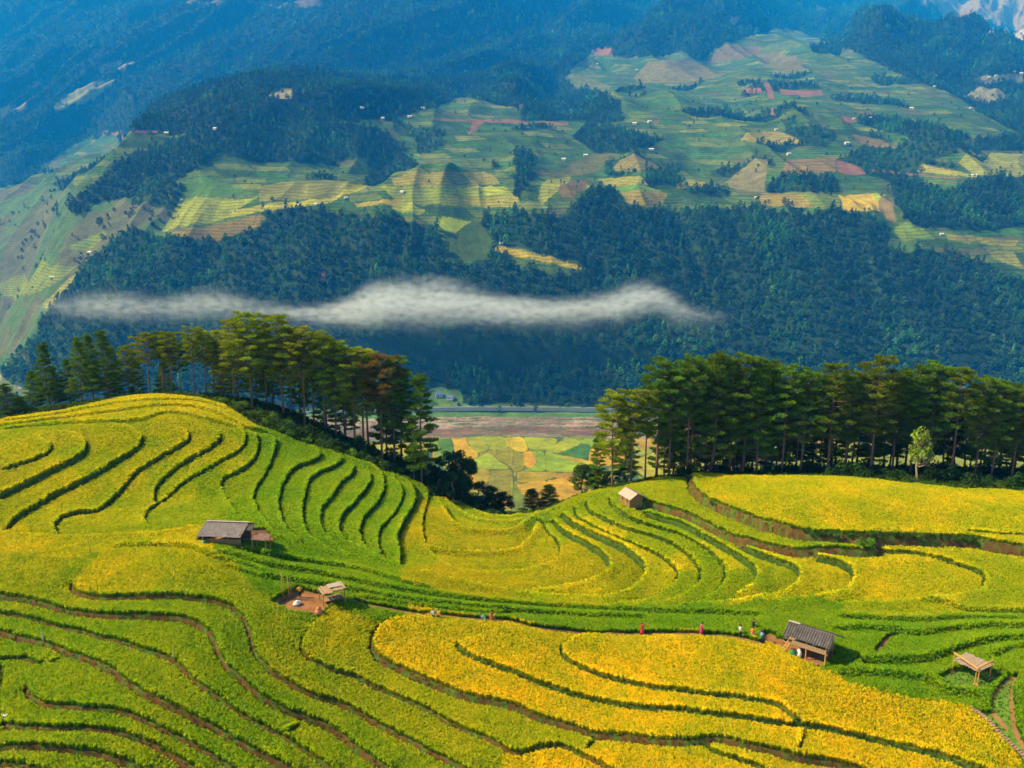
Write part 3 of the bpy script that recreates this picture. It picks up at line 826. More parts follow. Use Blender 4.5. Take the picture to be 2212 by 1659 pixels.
warp = lambda Y: np.where(Y > 1750, 1750 + (Y - 1750) * 3.2, Y)      # the blue mountain stands far behind the farmed slopes
P[:, 2] = warp(P[:, 2])
rx, rz = ray(P[:, 0], P[:, 1])
fx, fY, fz = rx * P[:, 2], P[:, 2], rz * P[:, 2]
ex_ = []
for x in (-500, -250, 0, 250, 500):
    for Y in (560, 700, 850):
        ex_.append((x, Y, -230.))
for x in (-900, -450, 0, 450, 900): ex_.append((x * 6.5, 8300, 2500.))
ex_.append((-620, 1000, -230)); ex_.append((-760, 1150, -228)); ex_.append((700, 900, -230))
ex_ = np.array(ex_)
far_rbf = RBF.__new__(RBF)
far_rbf.set(np.concatenate([fx, ex_[:, 0]]), np.concatenate([fY, ex_[:, 1]]), np.concatenate([fz, ex_[:, 2]]), 100.0, 0.01, True)
fcf = Field(-.95, .95, 170, np.geomspace(545, 8600, 210)); fcf.Z = far_rbf(fcf.X, fcf.YY)
frows = np.concatenate([np.linspace(548, 960, 200, endpoint=False), np.geomspace(960, 8000, 1120)])
far = Field(-.92, .92, 1700, frows)
Z = fcf.sample(fcf.Z, far.X, far.YY)
lift = np.clip((Z + 232) / 30, 0, 1)
Z = np.maximum(Z, -232.0)
Z = np.minimum(Z, -231.5 + np.maximum(0, far.YY - 928) * .55 + np.maximum(0, far.YY - 1000) * 5)
far.Z = Z.copy()
def far_poly(pts, y0=548):
    p = np.array(pts, float)
    q_ = []
    for i in range(len(p)):
        a, b = p[i], p[(i + 1) % len(p)]
        n = max(1, int(np.hypot(*(b - a)) / 25))
        for k in range(n): q_.append(a + (b - a) * k / n)
    x, Y = far.cast(np.array(q_), y0, 7990)
    ok = np.isfinite(Y)
    return np.stack([x[ok], Y[ok]], 1)
blue_src = '-400,-300 2600,-300 2600,330 2212,292 2150,262 2060,205 1950,162 1850,117 1790,92 1700,55 1620,78 1560,98 1500,128 1480,112 1400,122 1320,122 1280,108 1230,160 1180,165 1150,205 1120,235 1000,208 930,235 850,257 700,262 640,262 540,268 420,288 200,292 130,330 60,390 0,410 -400,430'
bp = far_poly([tuple(float(a) for a in p.split(',')) for p in blue_src.split()], 1000)
bm = (in_poly(far.X, far.YY, bp) | (far.YY > 5200)).astype(np.float32)
for _ in range(14):      # soft edge
    bm = (bm + np.roll(bm, 3, 0) + np.roll(bm, -3, 0) + np.roll(bm, 4, 1) + np.roll(bm, -4, 1)) / 5
# side gullies and spurs running down to the river
amp = np.clip((far.YY - 960) / 300, 0, 1)
wx = far.X + 90 * fbm(far.X / 300, far.YY / 300, 3, 71); wy = far.YY + 90 * fbm(far.X / 300, far.YY / 300, 3, 72)
diag = wx * .80 - wy * .52
rmp = .30 + .70 * np.clip((far.YY - 2000) / 2200, 0, 1)
Z += lift * bm * rmp * (fbm(diag / 560, wy / 3600 + wx / 4500, 3, 73, True) - .5) * 520
Z += lift * bm * rmp * (fbm(diag / 210, wy / 1500, 3, 75, True) - .5) * 210
mid = (1 - bm) * lift * amp
Z += mid * (fbm(wx / 190, wy / 520, 2, 76, True) - .5) * 66
Z += mid * (fbm(wx / 420, wy / 420, 2, 78) - .5) * 90
Z += lift * (fbm(far.X / (60 + 70 * bm), far.YY / (90 + 110 * bm), 4, 77, True) - .5) * (4 + 46 * bm * rmp)
Z += lift * (fbm(far.X / 22, far.YY / 22, 3, 79) - .5) * 2.5
low = np.clip((1330 - far.YY) / 120, 0, 1) * amp * lift
Z += low * (fbm(wx / 75, wy / 330, 2, 80, True) - .5) * 46
far.Z = Z
WX = far.X + (fbm(far.X / 25, far.YY / 25, 3, 81) - .5) * 14
WY = far.YY + (fbm(far.X / 25, far.YY / 25, 3, 83) - .5) * 22
fmask = {}
def P_(s): return [tuple(float(a) for a in p.split(',')) for p in s.split()]
def paint_poly(s, y0=940, wob=True):
    p = far_poly(P_(s), y0)
    if len(p) < 3: return np.zeros(far.Z.shape, bool)
    X_, Y_ = (WX, WY) if wob else (far.X, far.YY)
    return in_poly(X_, Y_, p)
fshape = far.Z.shape
fcol = np.zeros(fshape + (3,), np.float32)
fter = np.zeros(fshape, np.float32)         # how strongly terraced
wood = np.zeros(fshape, np.float32)         # tree density
f1 = fbm(far.X / 14, far.YY / 14, 3, 91)[..., None]; f2 = fbm(far.X / 60, far.YY / 90, 3, 93)[..., None]
# patchwork of smallholdings: cells in plan, each with a crop of its own
def cells(sx, sy, seed):
    gx = (far.X + 30 * fbm(far.X / 90, far.YY / 90, 2, seed)) / sx; gy = (far.Z + 14 * fbm(far.X / 120, far.YY / 120, 2, seed + 1)) / sy
    row_ = np.floor(gy); gx = gx + vnoise(row_ * 7.13, row_ * 0 + .5, seed + 2) * 3 + .3 * (gy - row_)
    cx_ = np.floor(gx)
    def hh(k): 
        n = ((cx_.astype(np.int64) * 73856093) ^ (row_.astype(np.int64) * 19349663) ^ (k * 83492791)) & 0x7fffffff
        n = ((n ^ (n >> 11)) * 1103515245 + 12345) & 0x7fffffff
        return ((n >> 8) & 0xffff) / 65535.0
    edge = np.minimum(np.minimum(gx - cx_, 1 - (gx - cx_)) * sx, np.minimum(gy - row_, 1 - (gy - row_)) * sy * 1.8)
    return hh(1 + seed), hh(5 + seed), edge
ca, cb, ce = cells(58, 12, 3)
fieldpal = np.array([[.085,.16,.030],[.10,.18,.035],[.075,.13,.028],[.17,.22,.045],[.22,.25,.05],[.19,.17,.07],[.12,.17,.04],[.28,.28,.05],[.10,.21,.03],[.16,.21,.04]])
pi_ = (ca * 9.99).astype(int)
fcol[...] = fieldpal[pi_] * np.array([.42, .55, .38]) * (.7 + .5 * f1)
fcol[ce < 1.6] = np.array([.03, .07, .02])
gully = fbm(wx / 190, wy / 520, 3, 76, True)
hedge = ((gully < .36) | (fbm(wx / 120, wy / 120, 3, 121) > .66)) & (far.YY < 2600)
fter[...] = .35 + .5 * (cb > .45)

wood[hedge] = .75; fcol[hedge] = np.array([.022, .05, .016])
left = paint_poly('-300,380 100,400 330,440 420,455 400,500 260,520 190,560 130,650 60,770 -300,800')
lc = np.where(f2 > .47, np.array([.06, .12, .04]), np.array([.085, .10, .05]))
wood[left] *= .25
fcol[left] = (lc * (.75 + .4 * f1))[left]; fter[left] = .25
DARK = np.array([.018, .040, .014])
WOODS = ['60,780 85,690 130,640 160,600 200,560 240,520 290,497 320,503 345,512 480,512 560,492 558,462 640,452 750,470 850,465 880,482 940,482 950,525 1000,568 1060,580 1106,578 1200,590 1262,592 1262,575 1200,560 1110,535 1075,520 1050,470 1106,452 1200,470 1290,412 1330,418 1345,445 1400,458 1500,452 1600,452 1750,462 1820,455 1900,478 1925,495 1915,535 1950,545 2000,532 2080,548 2160,592 2212,612 2500,650 2500,905 1900,905 1300,893 1200,890 1000,884 940,876 900,872 600,900 300,900 60,900 -20,830 60,800',
 '100,462 150,430 200,400 290,330 420,290 480,270 560,265 620,260 700,263 800,272 845,292 860,320 800,342 700,352 560,352 500,335 470,330 445,350 420,372 350,402 290,425 200,442 180,470',
 '1920,392 1960,402 2050,412 2110,386 2180,382 2500,375 2500,470 2212,490 2100,500 2050,498 1990,490 1950,470 1930,432',
 '1655,415 1660,393 1690,380 1800,382 1812,412 1770,420 1700,418',
 '1120,262 1140,200 1180,160 1230,160 1290,190 1340,230 1350,262 1300,268 1230,262',
 '1262,268 1310,272 1400,290 1440,300 1390,322 1340,332 1300,345 1270,320 1240,300',
 '1345,405 1385,400 1420,370 1445,355 1470,362 1440,390 1400,408 1360,412',
 '1120,370 1106,330 1150,330 1160,350 1140,380 1130,430 1106,440',
 '1880,320 1900,315 1940,345 2000,340 2060,355 2080,385 2040,370 1980,352 1910,345',
 '1930,170 2000,170 2000,182 1935,182', '1840,255 1900,250 2000,270 2060,285 2100,300 2050,315 1980,300 1930,290 1870,272',
 '2100,330 2110,300 2212,288 2300,285 2300,330 2150,325', '1750,100 1820,100 1815,118 1755,116']
for w_ in WOODS:      # pine and broadleaf woods
    m_ = paint_poly(w_, 930 if w_.startswith('60,780') else 1000)
    wood[m_] = 1; fcol[m_] = DARK * 1.0; fter[m_] = 0
blue = paint_poly(blue_src, 1000) | (far.YY > 7500)
beyond = far.YY > 7500
wood[blue | beyond] = .9; fcol[blue | beyond] = DARK * .6; fter[blue] = 0  # crown shade is put into the darker ground colour of the blue woods
# clearings within the blue woods; the sunlit top right summit is painted pale
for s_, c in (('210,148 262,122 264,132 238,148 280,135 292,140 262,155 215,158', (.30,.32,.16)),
 ('118,228 170,190 200,178 252,172 230,190 215,205 175,225 120,240', (.30,.34,.14)), ('0,232 30,230 60,240 0,243', (.4,.36,.22)),
 ('583,206 610,190 640,190 628,210 600,212', (.34,.32,.18)), ('1575,38 1600,35 1590,55 1570,52', (.4,.33,.28)),
 ('520,0 700,0 690,14 640,16 560,10', (.17,.16,.12)), ('370,5 480,0 480,8 380,10', (.14,.13,.10)),
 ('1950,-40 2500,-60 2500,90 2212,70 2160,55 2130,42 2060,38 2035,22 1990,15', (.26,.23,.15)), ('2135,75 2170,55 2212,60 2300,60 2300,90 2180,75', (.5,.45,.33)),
 ('2075,205 2110,190 2160,195 2180,215 2120,220', (.22,.24,.14)), ('2090,170 2140,165 2212,160 2212,175 2120,182', (.16,.18,.10)),
 ('1760,15 1800,10 1780,30 1765,25', (.4,.4,.3))):
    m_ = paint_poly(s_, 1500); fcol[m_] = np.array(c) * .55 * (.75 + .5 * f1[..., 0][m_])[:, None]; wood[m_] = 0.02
PATCH = [
 ('960,470 1030,470 1065,520 1050,560 1000,565 960,540', (.10,.17,.035), .1),
 ('955,468 1020,478 985,503 945,497', (.42,.52,.02), 0), ('1810,422 1885,418 1895,430 1905,458 1840,458 1822,452', (.70,.50,.015), 0), ('1885,418 1915,420 1905,432 1893,434', (.36,.48,.03), 0),
 ('1915,424 1932,436 1930,455 1938,480 1918,474 1900,455 1897,436', (.26,.20,.15), 0), ('1070,533 1110,538 1180,556 1235,568 1257,578 1256,584 1220,577 1160,562 1070,546', (.60,.45,.03), 1),
 ('470,475 520,450 580,440 690,430 735,412 780,398 802,402 760,418 700,440 620,450 560,458', (.52,.48,.03), 1), ('350,500 385,440 390,428 520,430 560,425 470,476 430,486 370,495', (.36,.40,.05), 1),
 ('345,508 480,482 560,464 575,470 560,490 470,520 420,515', (.30,.22,.08), 1), ('560,405 610,392 770,390 725,425 640,432 560,436', (.26,.26,.07), 1),
 ('405,390 440,380 500,400 540,422 395,424', (.10,.22,.05), .3), ('810,396 880,374 1045,370 1080,396 1000,402 850,402', (.36,.32,.08), 1), ('820,404 1000,402 1090,402 1122,434 1060,448 930,442 860,436', (.30,.36,.05), 1),
 ('985,402 1060,400 1095,415 1030,425 992,420', (.50,.54,.03), 1), ('960,430 1030,424 1120,425 1115,445 1050,448', (.42,.38,.06), 1), ('840,440 870,430 920,455 900,465 850,452', (.40,.42,.05), 1), ('765,438 865,430 866,440 770,446', (.50,.40,.05), .5),
 ('1340,415 1390,400 1400,404 1442,418 1430,445 1395,452 1355,440', (.38,.30,.07), 1), ('1330,405 1370,398 1420,410 1395,413 1340,414', (.16,.34,.03), 0), ('1290,385 1380,380 1400,400 1330,402', (.36,.34,.05), 1),
 ('1162,430 1180,388 1232,380 1228,402 1195,420 1170,445', (.34,.36,.06), 1), ('1205,415 1230,390 1270,388 1265,410 1240,430 1215,425', (.20,.15,.10), 0), ('1185,385 1240,350 1290,330 1340,332 1310,345 1290,372 1230,382', (.16,.17,.07), .5),
 ('1318,370 1340,345 1375,335 1410,350 1440,370', (.28,.24,.10), 1), ('1460,400 1490,388 1525,392 1520,405 1462,408', (.42,.38,.05), 1), ('1700,345 1805,340 1805,372 1690,376', (.32,.22,.11), 1),
 ('1620,285 1680,283 1700,290 1740,310 1660,312 1600,305', (.40,.34,.06), 1), ('1560,400 1620,350 1660,345 1650,415 1600,410', (.26,.24,.16), 0), ('1640,430 1645,417 1725,420 1812,425 1815,445 1740,448 1630,443', (.36,.28,.08), 1),
 ('1730,420 1810,425 1815,446 1760,450', (.20,.28,.06), 1), ('1990,355 2060,368 2110,380 2120,386 1980,370', (.44,.42,.06), .6), ('1935,490 1980,488 2020,515 1960,518 1920,500', (.22,.32,.05), 1), ('2040,505 2110,510 2200,520 2190,535 2100,525 2050,520', (.34,.32,.07), 1),
 ('2130,540 2190,545 2212,580 2160,565', (.34,.34,.08), 1), ('1915,525 1960,520 1985,535 1960,548 1930,540', (.12,.24,.05), 0), ('0,610 80,580 165,575 150,590 110,620 60,640 0,640', (.26,.32,.09), 1), ('120,545 220,500 235,505 200,535 130,542', (.22,.30,.07), 1),
 ('90,660 150,600 165,590 150,620 100,668', (.42,.40,.14), 1), ('1520,135 1560,100 1640,98 1645,120 1600,130', (.20,.165,.11), .2), ('1645,115 1680,108 1720,120 1740,160 1690,155 1640,135', (.19,.18,.09), .2), ('1370,165 1400,132 1500,130 1560,165 1480,178 1380,180', (.24,.22,.12), .6),
 ('1840,290 1900,300 1940,320 1890,318 1850,305', (.26,.20,.12), .4), ('2070,350 2140,330 2300,335 2300,375 2180,382 2100,375', (.34,.36,.09), .8), ('1220,165 1260,160 1320,185 1300,200 1240,190', (.18,.22,.08), .6),
 ('600,190 600,190 600,190', (.1,.1,.1), 0)]
for s_, c, tc_ in PATCH[:-1]:
    m_ = paint_poly(s_, 950, wob=False)
    fcol[m_] = np.array(c) * np.array([.50, .54, .30]) * (.85 + .3 * f1[..., 0][m_])[:, None]; fter[m_] = tc_ * .75; wood[m_] = 0
# bare red earth: landslips, house plots and the cuttings of the hill road
for s_ in ('1012,290 1020,262 1052,260 1035,272 1018,290', '210,284 340,281 340,287 215,291', '905,257 1106,258 1150,265 1150,268 1000,262', '1160,262 1228,264 1228,269 1160,270', '1605,192 1642,190 1648,198 1610,203',
  '1640,172 1662,180 1672,215 1660,212', '1680,192 1730,196 1775,196 1778,206 1735,210 1720,204 1690,204', '1278,108 1300,102 1322,112 1325,121 1285,118', '1806,347 1820,348 1860,362 1872,376 1830,378 1810,370',
  '693,590 702,585 704,610 696,612', '1820,250 1845,255 1870,262 1815,265', '1400,265 1425,260 1420,268', '1650,235 1672,240 1675,252 1668,256 1664,245', '1880,366 2080,385 2082,388 1880,370'):
    m_ = paint_poly(s_, 950, wob=False); fcol[m_] = np.array([.16, .085, .05]) * (.75 + .5 * f1[..., 0][m_])[:, None]; wood[m_] = 0; fter[m_] = .2
# valley floor
flat = (far.YY < 925)
va_, vb_, ve_ = cells(38, 1e6, 21)
vgy = np.floor(far.YY / 44 + vnoise(np.floor(far.X / 90), far.X * 0, 5)); vgx = np.floor(far.X / 52 + vgy * .37 + .6 * fbm(far.X / 70, far.YY / 70, 2, 9))
vh = ((vgx.astype(np.int64) * 73856093) ^ (vgy.astype(np.int64) * 19349663)) & 0xffff; vh = (vh * 40503 & 0xffff) / 65536.0
vpal = np.array([[.50,.36,.02],[.30,.38,.02],[.40,.42,.02],[.24,.32,.03],[.56,.36,.02],[.10,.20,.05]])
fcol[flat] = (vpal[(vh * 5.99).astype(int)] * .55 * (.8 + .3 * f1))[flat]; wood[flat] = 0; fter[flat] = 0
bx = far.X + (fbm(far.X / 60, far.YY / 60, 3, 95) - .5) * 30; bY = far.YY + (fbm(far.X / 70, far.YY / 70, 3, 97) - .5) * 26 + 0.00016 * far.X ** 2
rv = (bY > 818) & (bY < 904)
st_ = fbm(far.X / 70, far.YY / 7, 4, 131)[..., None]
grav = (.45 + .8 * st_) * np.where(f2 > .5, np.array([.26, .21, .18]), np.array([.19, .155, .135])) * (.7 + .6 * fbm(far.X / 3, far.YY / 8, 3, 99)[..., None])
fcol[rv] = grav[rv]; wood[rv] = 0; fter[rv] = 0
chn = (bY > 828) & (bY < 858); fcol[chn] = (np.array([.15, .095, .07]) * (.6 + .7 * st_))[chn]
tuft = rv & (fbm(far.X / 14, far.YY / 5, 3, 133) > .62); fcol[tuft] = np.array([.07, .10, .03]); far.Z[chn & flat] -= 1.0
lft = (far.Z < -222) & (far.YY > 1000) & (far.X < -200); fcol[lft] = (np.where(f2 > .48, np.array([.22, .19, .17]), np.array([.08, .12, .05])) * (.7 + .5 * f1))[lft]; wood[lft] = 0
bank = (bY >= 904) & (bY < 936); fcol[bank] = (np.array([.065, .15, .035]) * (.6 + .8 * f1))[bank]; wood[bank] = .3; fter[bank] = .2
# the valley rice plots, traced one by one; low dark bunds between them
VAL = [
 ('a1', '1520,450 1650,460 1690,520 1720,600 1640,720 1580,720 1600,620 1560,520', (.09,.20,.05)), ('a1', '1520,510 1570,540 1600,620 1580,700 1540,640', (.24,.34,.03)),
 ('a1', '1640,445 1800,470 1840,560 1930,640 1860,690 1730,630 1700,530', (.60,.38,.015)), ('a1', '1815,480 1930,480 2010,590 1920,625 1850,570', (.36,.38,.02)), ('a1', '1935,480 2140,490 2190,570 2030,600', (.33,.38,.02)),
 ('a1', '1860,690 2010,620 2100,690 2180,765 1860,755', (.34,.44,.02)), ('a1', '2060,610 2212,580 2212,740 2130,700', (.30,.28,.03)), ('a1', '2150,495 2212,500 2212,580 2180,560', (.52,.38,.02)),
 ('a1', '1870,765 2010,770 2000,890 1930,900 1880,800', (.38,.30,.03)), ('a1', '2030,775 2212,775 2212,1050 2120,980 2010,900', (.26,.24,.05)),
 ('a2', '0,485 95,490 140,600 90,620 0,590', (.55,.42,.02)), ('a2', '105,485 320,490 400,520 290,600 150,590 110,550', (.36,.42,.02)), ('a2', '410,525 520,500 600,545 400,625 290,605', (.36,.40,.02)), ('a2', '530,505 700,505 760,560 610,545', (.24,.38,.02)),
 ('a2', '400,630 600,550 680,580 650,680 580,690', (.07,.18,.07)), ('a2', '0,600 90,630 110,760 0,770', (.28,.26,.03)), ('a2', '95,625 160,605 210,680 200,745 130,755 100,690', (.60,.34,.02)), ('a2', '165,600 270,605 285,775 150,770 215,700', (.26,.38,.02)),
 ('a2', '280,610 400,640 640,760 630,785 300,780', (.28,.40,.02)), ('a2', '400,640 660,690 700,760 640,755', (.48,.38,.02)), ('a2', '680,580 800,560 960,600 980,720 760,740 660,690', (.60,.36,.02)),
 ('a2', '40,790 370,790 340,850 60,880', (.42,.32,.03)), ('a2', '370,800 640,795 630,820 390,850', (.46,.26,.05)), ('a2', '30,900 290,860 320,1000 130,1030', (.48,.30,.04)), ('a2', '300,860 620,825 700,960 500,1060 330,1020', (.56,.33,.03)),
 ('a2', '650,800 840,790 900,900 760,950', (.40,.36,.03)), ('a2', '0,800 30,900 130,1040 60,1150 0,1150', (.20,.24,.06)), ('a2', '850,560 1010,520 1100,600 1000,640', (.34,.40,.02)), ('a2', '1000,700 1300,600 1700,560 1700,760 1200,850', (.44,.40,.03)),
 ('t', '600,960 800,955 920,960 900,1010 700,1020', (.40,.36,.04)), ('t', '1700,960 2212,960 2212,1010 1700,1010', (.30,.34,.04))]
for pas in (0, 1):
  for cr_, s_, c in VAL:
    p = tr(cr_, s_)
    ctr = p.mean(0); p = ctr + (p - ctr) * (1.03 if pas == 0 else .965)
    p = catmull(np.vstack([p, p[:1]]), 4)
    x, Y = far.cast(p, 548, 830)
    ok = np.isfinite(Y)
    if ok.sum() < 4: continue
    m_ = in_poly(far.X, far.YY, np.stack([x[ok], Y[ok]], 1)) & (bY < 815)
    if pas == 0: fcol[m_] = np.array([.045, .07, .02])
    else: fcol[m_] = np.array(c) * np.array([.60, .64, .15]) * (.86 + .28 * fbm(far.X[m_] / 6, far.YY[m_] / 6, 2, 101))[:, None]; far.Z[m_] += .5

for hu, hY in ((947, 950), (972, 947)):
    hx = float(ray(hu, 850)[0]) * hY
    m_ = np.hypot(far.X - hx, (far.YY - hY) * 1.0) < 16; wood[m_] = 0; fcol[m_] = np.array([.08, .16, .04])
M_far, nt, b = new_mat("hillside", .95, .05)
L = nt.links.new; N = nt.nodes.new
at = N("ShaderNodeAttribute"); at.attribute_name = "gcol"
ta = N("ShaderNodeAttribute"); ta.attribute_name = "terr"
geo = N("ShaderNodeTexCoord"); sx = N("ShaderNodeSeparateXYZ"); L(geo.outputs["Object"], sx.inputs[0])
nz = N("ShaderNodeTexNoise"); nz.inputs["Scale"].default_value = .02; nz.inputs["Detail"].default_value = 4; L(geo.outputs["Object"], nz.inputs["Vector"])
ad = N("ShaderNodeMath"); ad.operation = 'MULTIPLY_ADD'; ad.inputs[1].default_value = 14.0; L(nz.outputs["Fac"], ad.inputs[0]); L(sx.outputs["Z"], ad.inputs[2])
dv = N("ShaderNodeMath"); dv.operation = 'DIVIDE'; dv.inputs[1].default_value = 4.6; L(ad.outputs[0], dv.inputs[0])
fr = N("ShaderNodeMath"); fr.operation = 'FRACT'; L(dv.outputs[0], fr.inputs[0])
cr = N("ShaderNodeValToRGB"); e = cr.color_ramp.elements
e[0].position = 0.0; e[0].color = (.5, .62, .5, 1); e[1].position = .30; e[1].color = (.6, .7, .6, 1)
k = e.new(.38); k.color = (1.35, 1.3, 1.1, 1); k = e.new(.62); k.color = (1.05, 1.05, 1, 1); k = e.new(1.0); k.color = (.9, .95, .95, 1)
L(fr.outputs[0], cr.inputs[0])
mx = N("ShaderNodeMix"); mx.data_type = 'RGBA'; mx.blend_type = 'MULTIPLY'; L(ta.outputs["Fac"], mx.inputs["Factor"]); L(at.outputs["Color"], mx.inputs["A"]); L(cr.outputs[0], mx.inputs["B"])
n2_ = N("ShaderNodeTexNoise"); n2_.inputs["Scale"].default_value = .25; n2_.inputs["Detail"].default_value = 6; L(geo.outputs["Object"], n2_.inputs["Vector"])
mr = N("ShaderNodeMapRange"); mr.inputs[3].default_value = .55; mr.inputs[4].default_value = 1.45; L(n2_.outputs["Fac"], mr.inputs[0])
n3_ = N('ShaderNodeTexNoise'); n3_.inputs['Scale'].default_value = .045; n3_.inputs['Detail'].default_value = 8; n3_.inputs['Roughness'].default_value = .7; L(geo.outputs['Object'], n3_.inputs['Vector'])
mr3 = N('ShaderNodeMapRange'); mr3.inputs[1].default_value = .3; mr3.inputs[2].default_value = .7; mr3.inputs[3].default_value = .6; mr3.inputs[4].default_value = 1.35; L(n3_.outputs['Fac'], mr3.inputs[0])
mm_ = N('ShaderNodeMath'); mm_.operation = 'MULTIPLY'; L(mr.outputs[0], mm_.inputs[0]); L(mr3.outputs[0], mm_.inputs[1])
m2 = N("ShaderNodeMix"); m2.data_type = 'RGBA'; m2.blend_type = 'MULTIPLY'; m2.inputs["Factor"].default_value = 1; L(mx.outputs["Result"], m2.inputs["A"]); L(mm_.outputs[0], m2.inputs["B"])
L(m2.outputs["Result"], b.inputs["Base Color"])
bu = N("ShaderNodeBump"); bu.inputs["Strength"].default_value = .7; bu.inputs["Distance"].default_value = 2.0; L(n2_.outputs["Fac"], bu.inputs["Height"]); L(bu.outputs[0], b.inputs["Normal"])
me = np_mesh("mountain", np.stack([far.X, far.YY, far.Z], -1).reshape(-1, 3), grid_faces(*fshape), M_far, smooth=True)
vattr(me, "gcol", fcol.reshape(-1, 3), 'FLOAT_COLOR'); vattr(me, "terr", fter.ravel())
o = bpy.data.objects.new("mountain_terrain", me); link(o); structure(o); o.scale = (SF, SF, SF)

# the wooded slopes: too many trees to count, one mass
M_wood = leaf_mat("woodland_leaf", rough=.8, trans=.12, spec=.05)
def wood_tree(seed, tall):
    r = np.random.default_rng(seed); V = []; F = []; C = []
    H = 10.0 * tall
    nb = 46
    for k in range(nb):
        t = r.uniform(.22, 1.0); a = r.uniform(0, 6.28)
        rr = (1 - abs(t - .55) * 1.5) if tall < 1.2 else (1.05 - t) * .95 + .12
        rr = max(.15, rr) * 3.6 * r.uniform(.5, 1.0)
        c = np.array([rr * math.cos(a), rr * math.sin(a), H * t])
        s = r.uniform(.7, 1.25)
        # a small leafy lump: jittered octahedron
        b0 = len(V)
        for d in ((1,0,0),(0,1,0),(-1,0,0),(0,-1,0),(0,0,.75),(0,0,-.5)):
            V.append(tuple(c + np.array(d) * s * r.uniform(.7, 1.3)))
        for f in ((0,1,4),(1,2,4),(2,3,4),(3,0,4),(1,0,5),(2,1,5),(3,2,5),(0,3,5)):
            F.append(tuple(b0 + q_ for q_ in f))
        cc_ = r.uniform(.65, 1.35)
        C += [(cc_, cc_, cc_)] * 6
    return np.array(V), np.array(F), np.array(C)
wood_coll = bpy.data.collections.new("wood_trees")
for k in range(6):
    V, F, C = wood_tree(300 + k, (.85, 1.15, .75, 1.3, .95, 1.05)[k])
    o = proto(wood_coll, "tree_%02d" % k, V, F, M_wood); vattr(o.data, "lv", C, 'FLOAT_COLOR')
def wood_points(y0, y1, spacing, seed, smin=.92, prob=1.0):
    rg = np.random.default_rng(seed)
    X, Y = np.meshgrid(np.arange(-y1 * .9, y1 * .9, spacing), np.arange(y0, y1, spacing))
    X = X.ravel(); Y = Y.ravel(); k = np.abs(X / Y) < .86; X, Y = X[k], Y[k]
    X = X + rg.uniform(-.45, .45, X.size) * spacing; Y = Y + rg.uniform(-.45, .45, Y.size) * spacing
    fi, fj = far.idx(X, Y); i = np.clip(np.round(fi).astype(int), 0, fshape[0] - 1); j = np.clip(np.round(fj).astype(int), 0, fshape[1] - 1)
    k = rg.uniform(0, 1, X.size) < wood[i, j] * prob
    X, Y = X[k], Y[k]
    return X, Y, far.h(X, Y), rg
PTS = []
for (y0, y1, sp_, sd, s0, s1) in ((930, 1420, 7.6, 5, .72, 1.15), (1420, 2000, 9.0, 6, .7, 1.1), (2000, 3200, 11.5, 7, .8, 1.35), (3200, 7900, 19.0, 8, 1.3, 2.3)):
    X, Y, Z_, rg = wood_points(y0, y1, sp_, sd)
    n = len(X); s = rg.uniform(s0, s1, n) * np.where(rg.uniform(0, 1, n) < .12, 1.25, 1)
    vn = fbm(X / 45, Y / 60, 3, 111); v2 = rg.uniform(0, 1, n)
    c = np.array([.020, .070, .028])[None] * (.35 + .9 * vn + .6 * v2 ** 1.5)[:, None]
    yl = (v2 > .9); c[yl] = c[yl] * np.array([1.9, 1.5, 1.0]); br_ = (v2 < .07); c[br_] = c[br_] * np.array([2.4, 1.1, 1.1])
    lt = np.clip((vn - .55) * 4, 0, 1)[:, None]; c = c * (1 - lt) + c * np.array([1.5, 1.9, .9]) * lt
    PTS.append((np.stack([X, Y, Z_ - .6], 1), np.stack([rg.normal(0, .06, n), rg.normal(0, .06, n), rg.uniform(0, 6.28, n)], 1), np.stack([s * rg.uniform(.7, 1.35, n), s * rg.uniform(.8, 1.2, n), s * rg.uniform(.7, 1.3, n)], 1), rg.integers(0, 6, n), c))
# scattered field trees and hedges on the farmed slopes
X, Y, Z_, rg = (lambda a: a)(wood_points(1200, 2300, 20.0, 9, prob=0)[:4]) if False else (None, None, None, np.random.default_rng(9))
n = 1400; Xr = rg.uniform(-1600, 1600, n); Yr = rg.uniform(1200, 2400, n); k = np.abs(Xr / Yr) < .84; Xr, Yr = Xr[k], Yr[k]
fi, fj = far.idx(Xr, Yr); i = fi.astype(int); j = fj.astype(int)
k = (wood[i, j] == 0) & ((ce[i, j] < 5) | (rg.uniform(0, 1, len(Xr)) < .06)); Xr, Yr = Xr[k], Yr[k]; n = len(Xr)
s = rg.uniform(.4, .8, n); c = np.array([.02, .05, .018])[None] * rg.uniform(.7, 1.4, (n, 1))
PTS.append((np.stack([Xr, Yr, far.h(Xr, Yr) - .4], 1), np.stack([np.zeros(n), np.zeros(n), rg.uniform(0, 6.28, n)], 1), np.stack([s, s, s], 1), rg.integers(0, 6, n), c))
cat_ = [np.concatenate([p[k] for p in PTS]) for k in range(5)]
print("wood trees", len(cat_[0]))
o = scatter("mountain_woods", wood_coll, *cat_, "dense blue green woods covering the mountain across the valley", "forest"); o.scale = (SF, SF, SF)
# the slope falling away behind the near hills: brushwood down to the river plain
rg = np.random.default_rng(12); n = 7000; Yr = rg.uniform(205, 960, n); Xr = rg.uniform(-.85, .85, n) * Yr
c = np.array([.025, .06, .016])[None] * rg.uniform(.6, 1.5, (n, 1)); s = rg.uniform(.3, .75, n)
scatter("slope_brush", wood_coll, np.stack([Xr, Yr, near.h(Xr, Yr) - .5], 1), np.stack([np.zeros(n), np.zeros(n), rg.uniform(0, 6.28, n)], 1), np.stack([s, s, s * .8], 1), rg.integers(0, 6, n), c, "dark brushwood on the slope behind the pines", "brush")
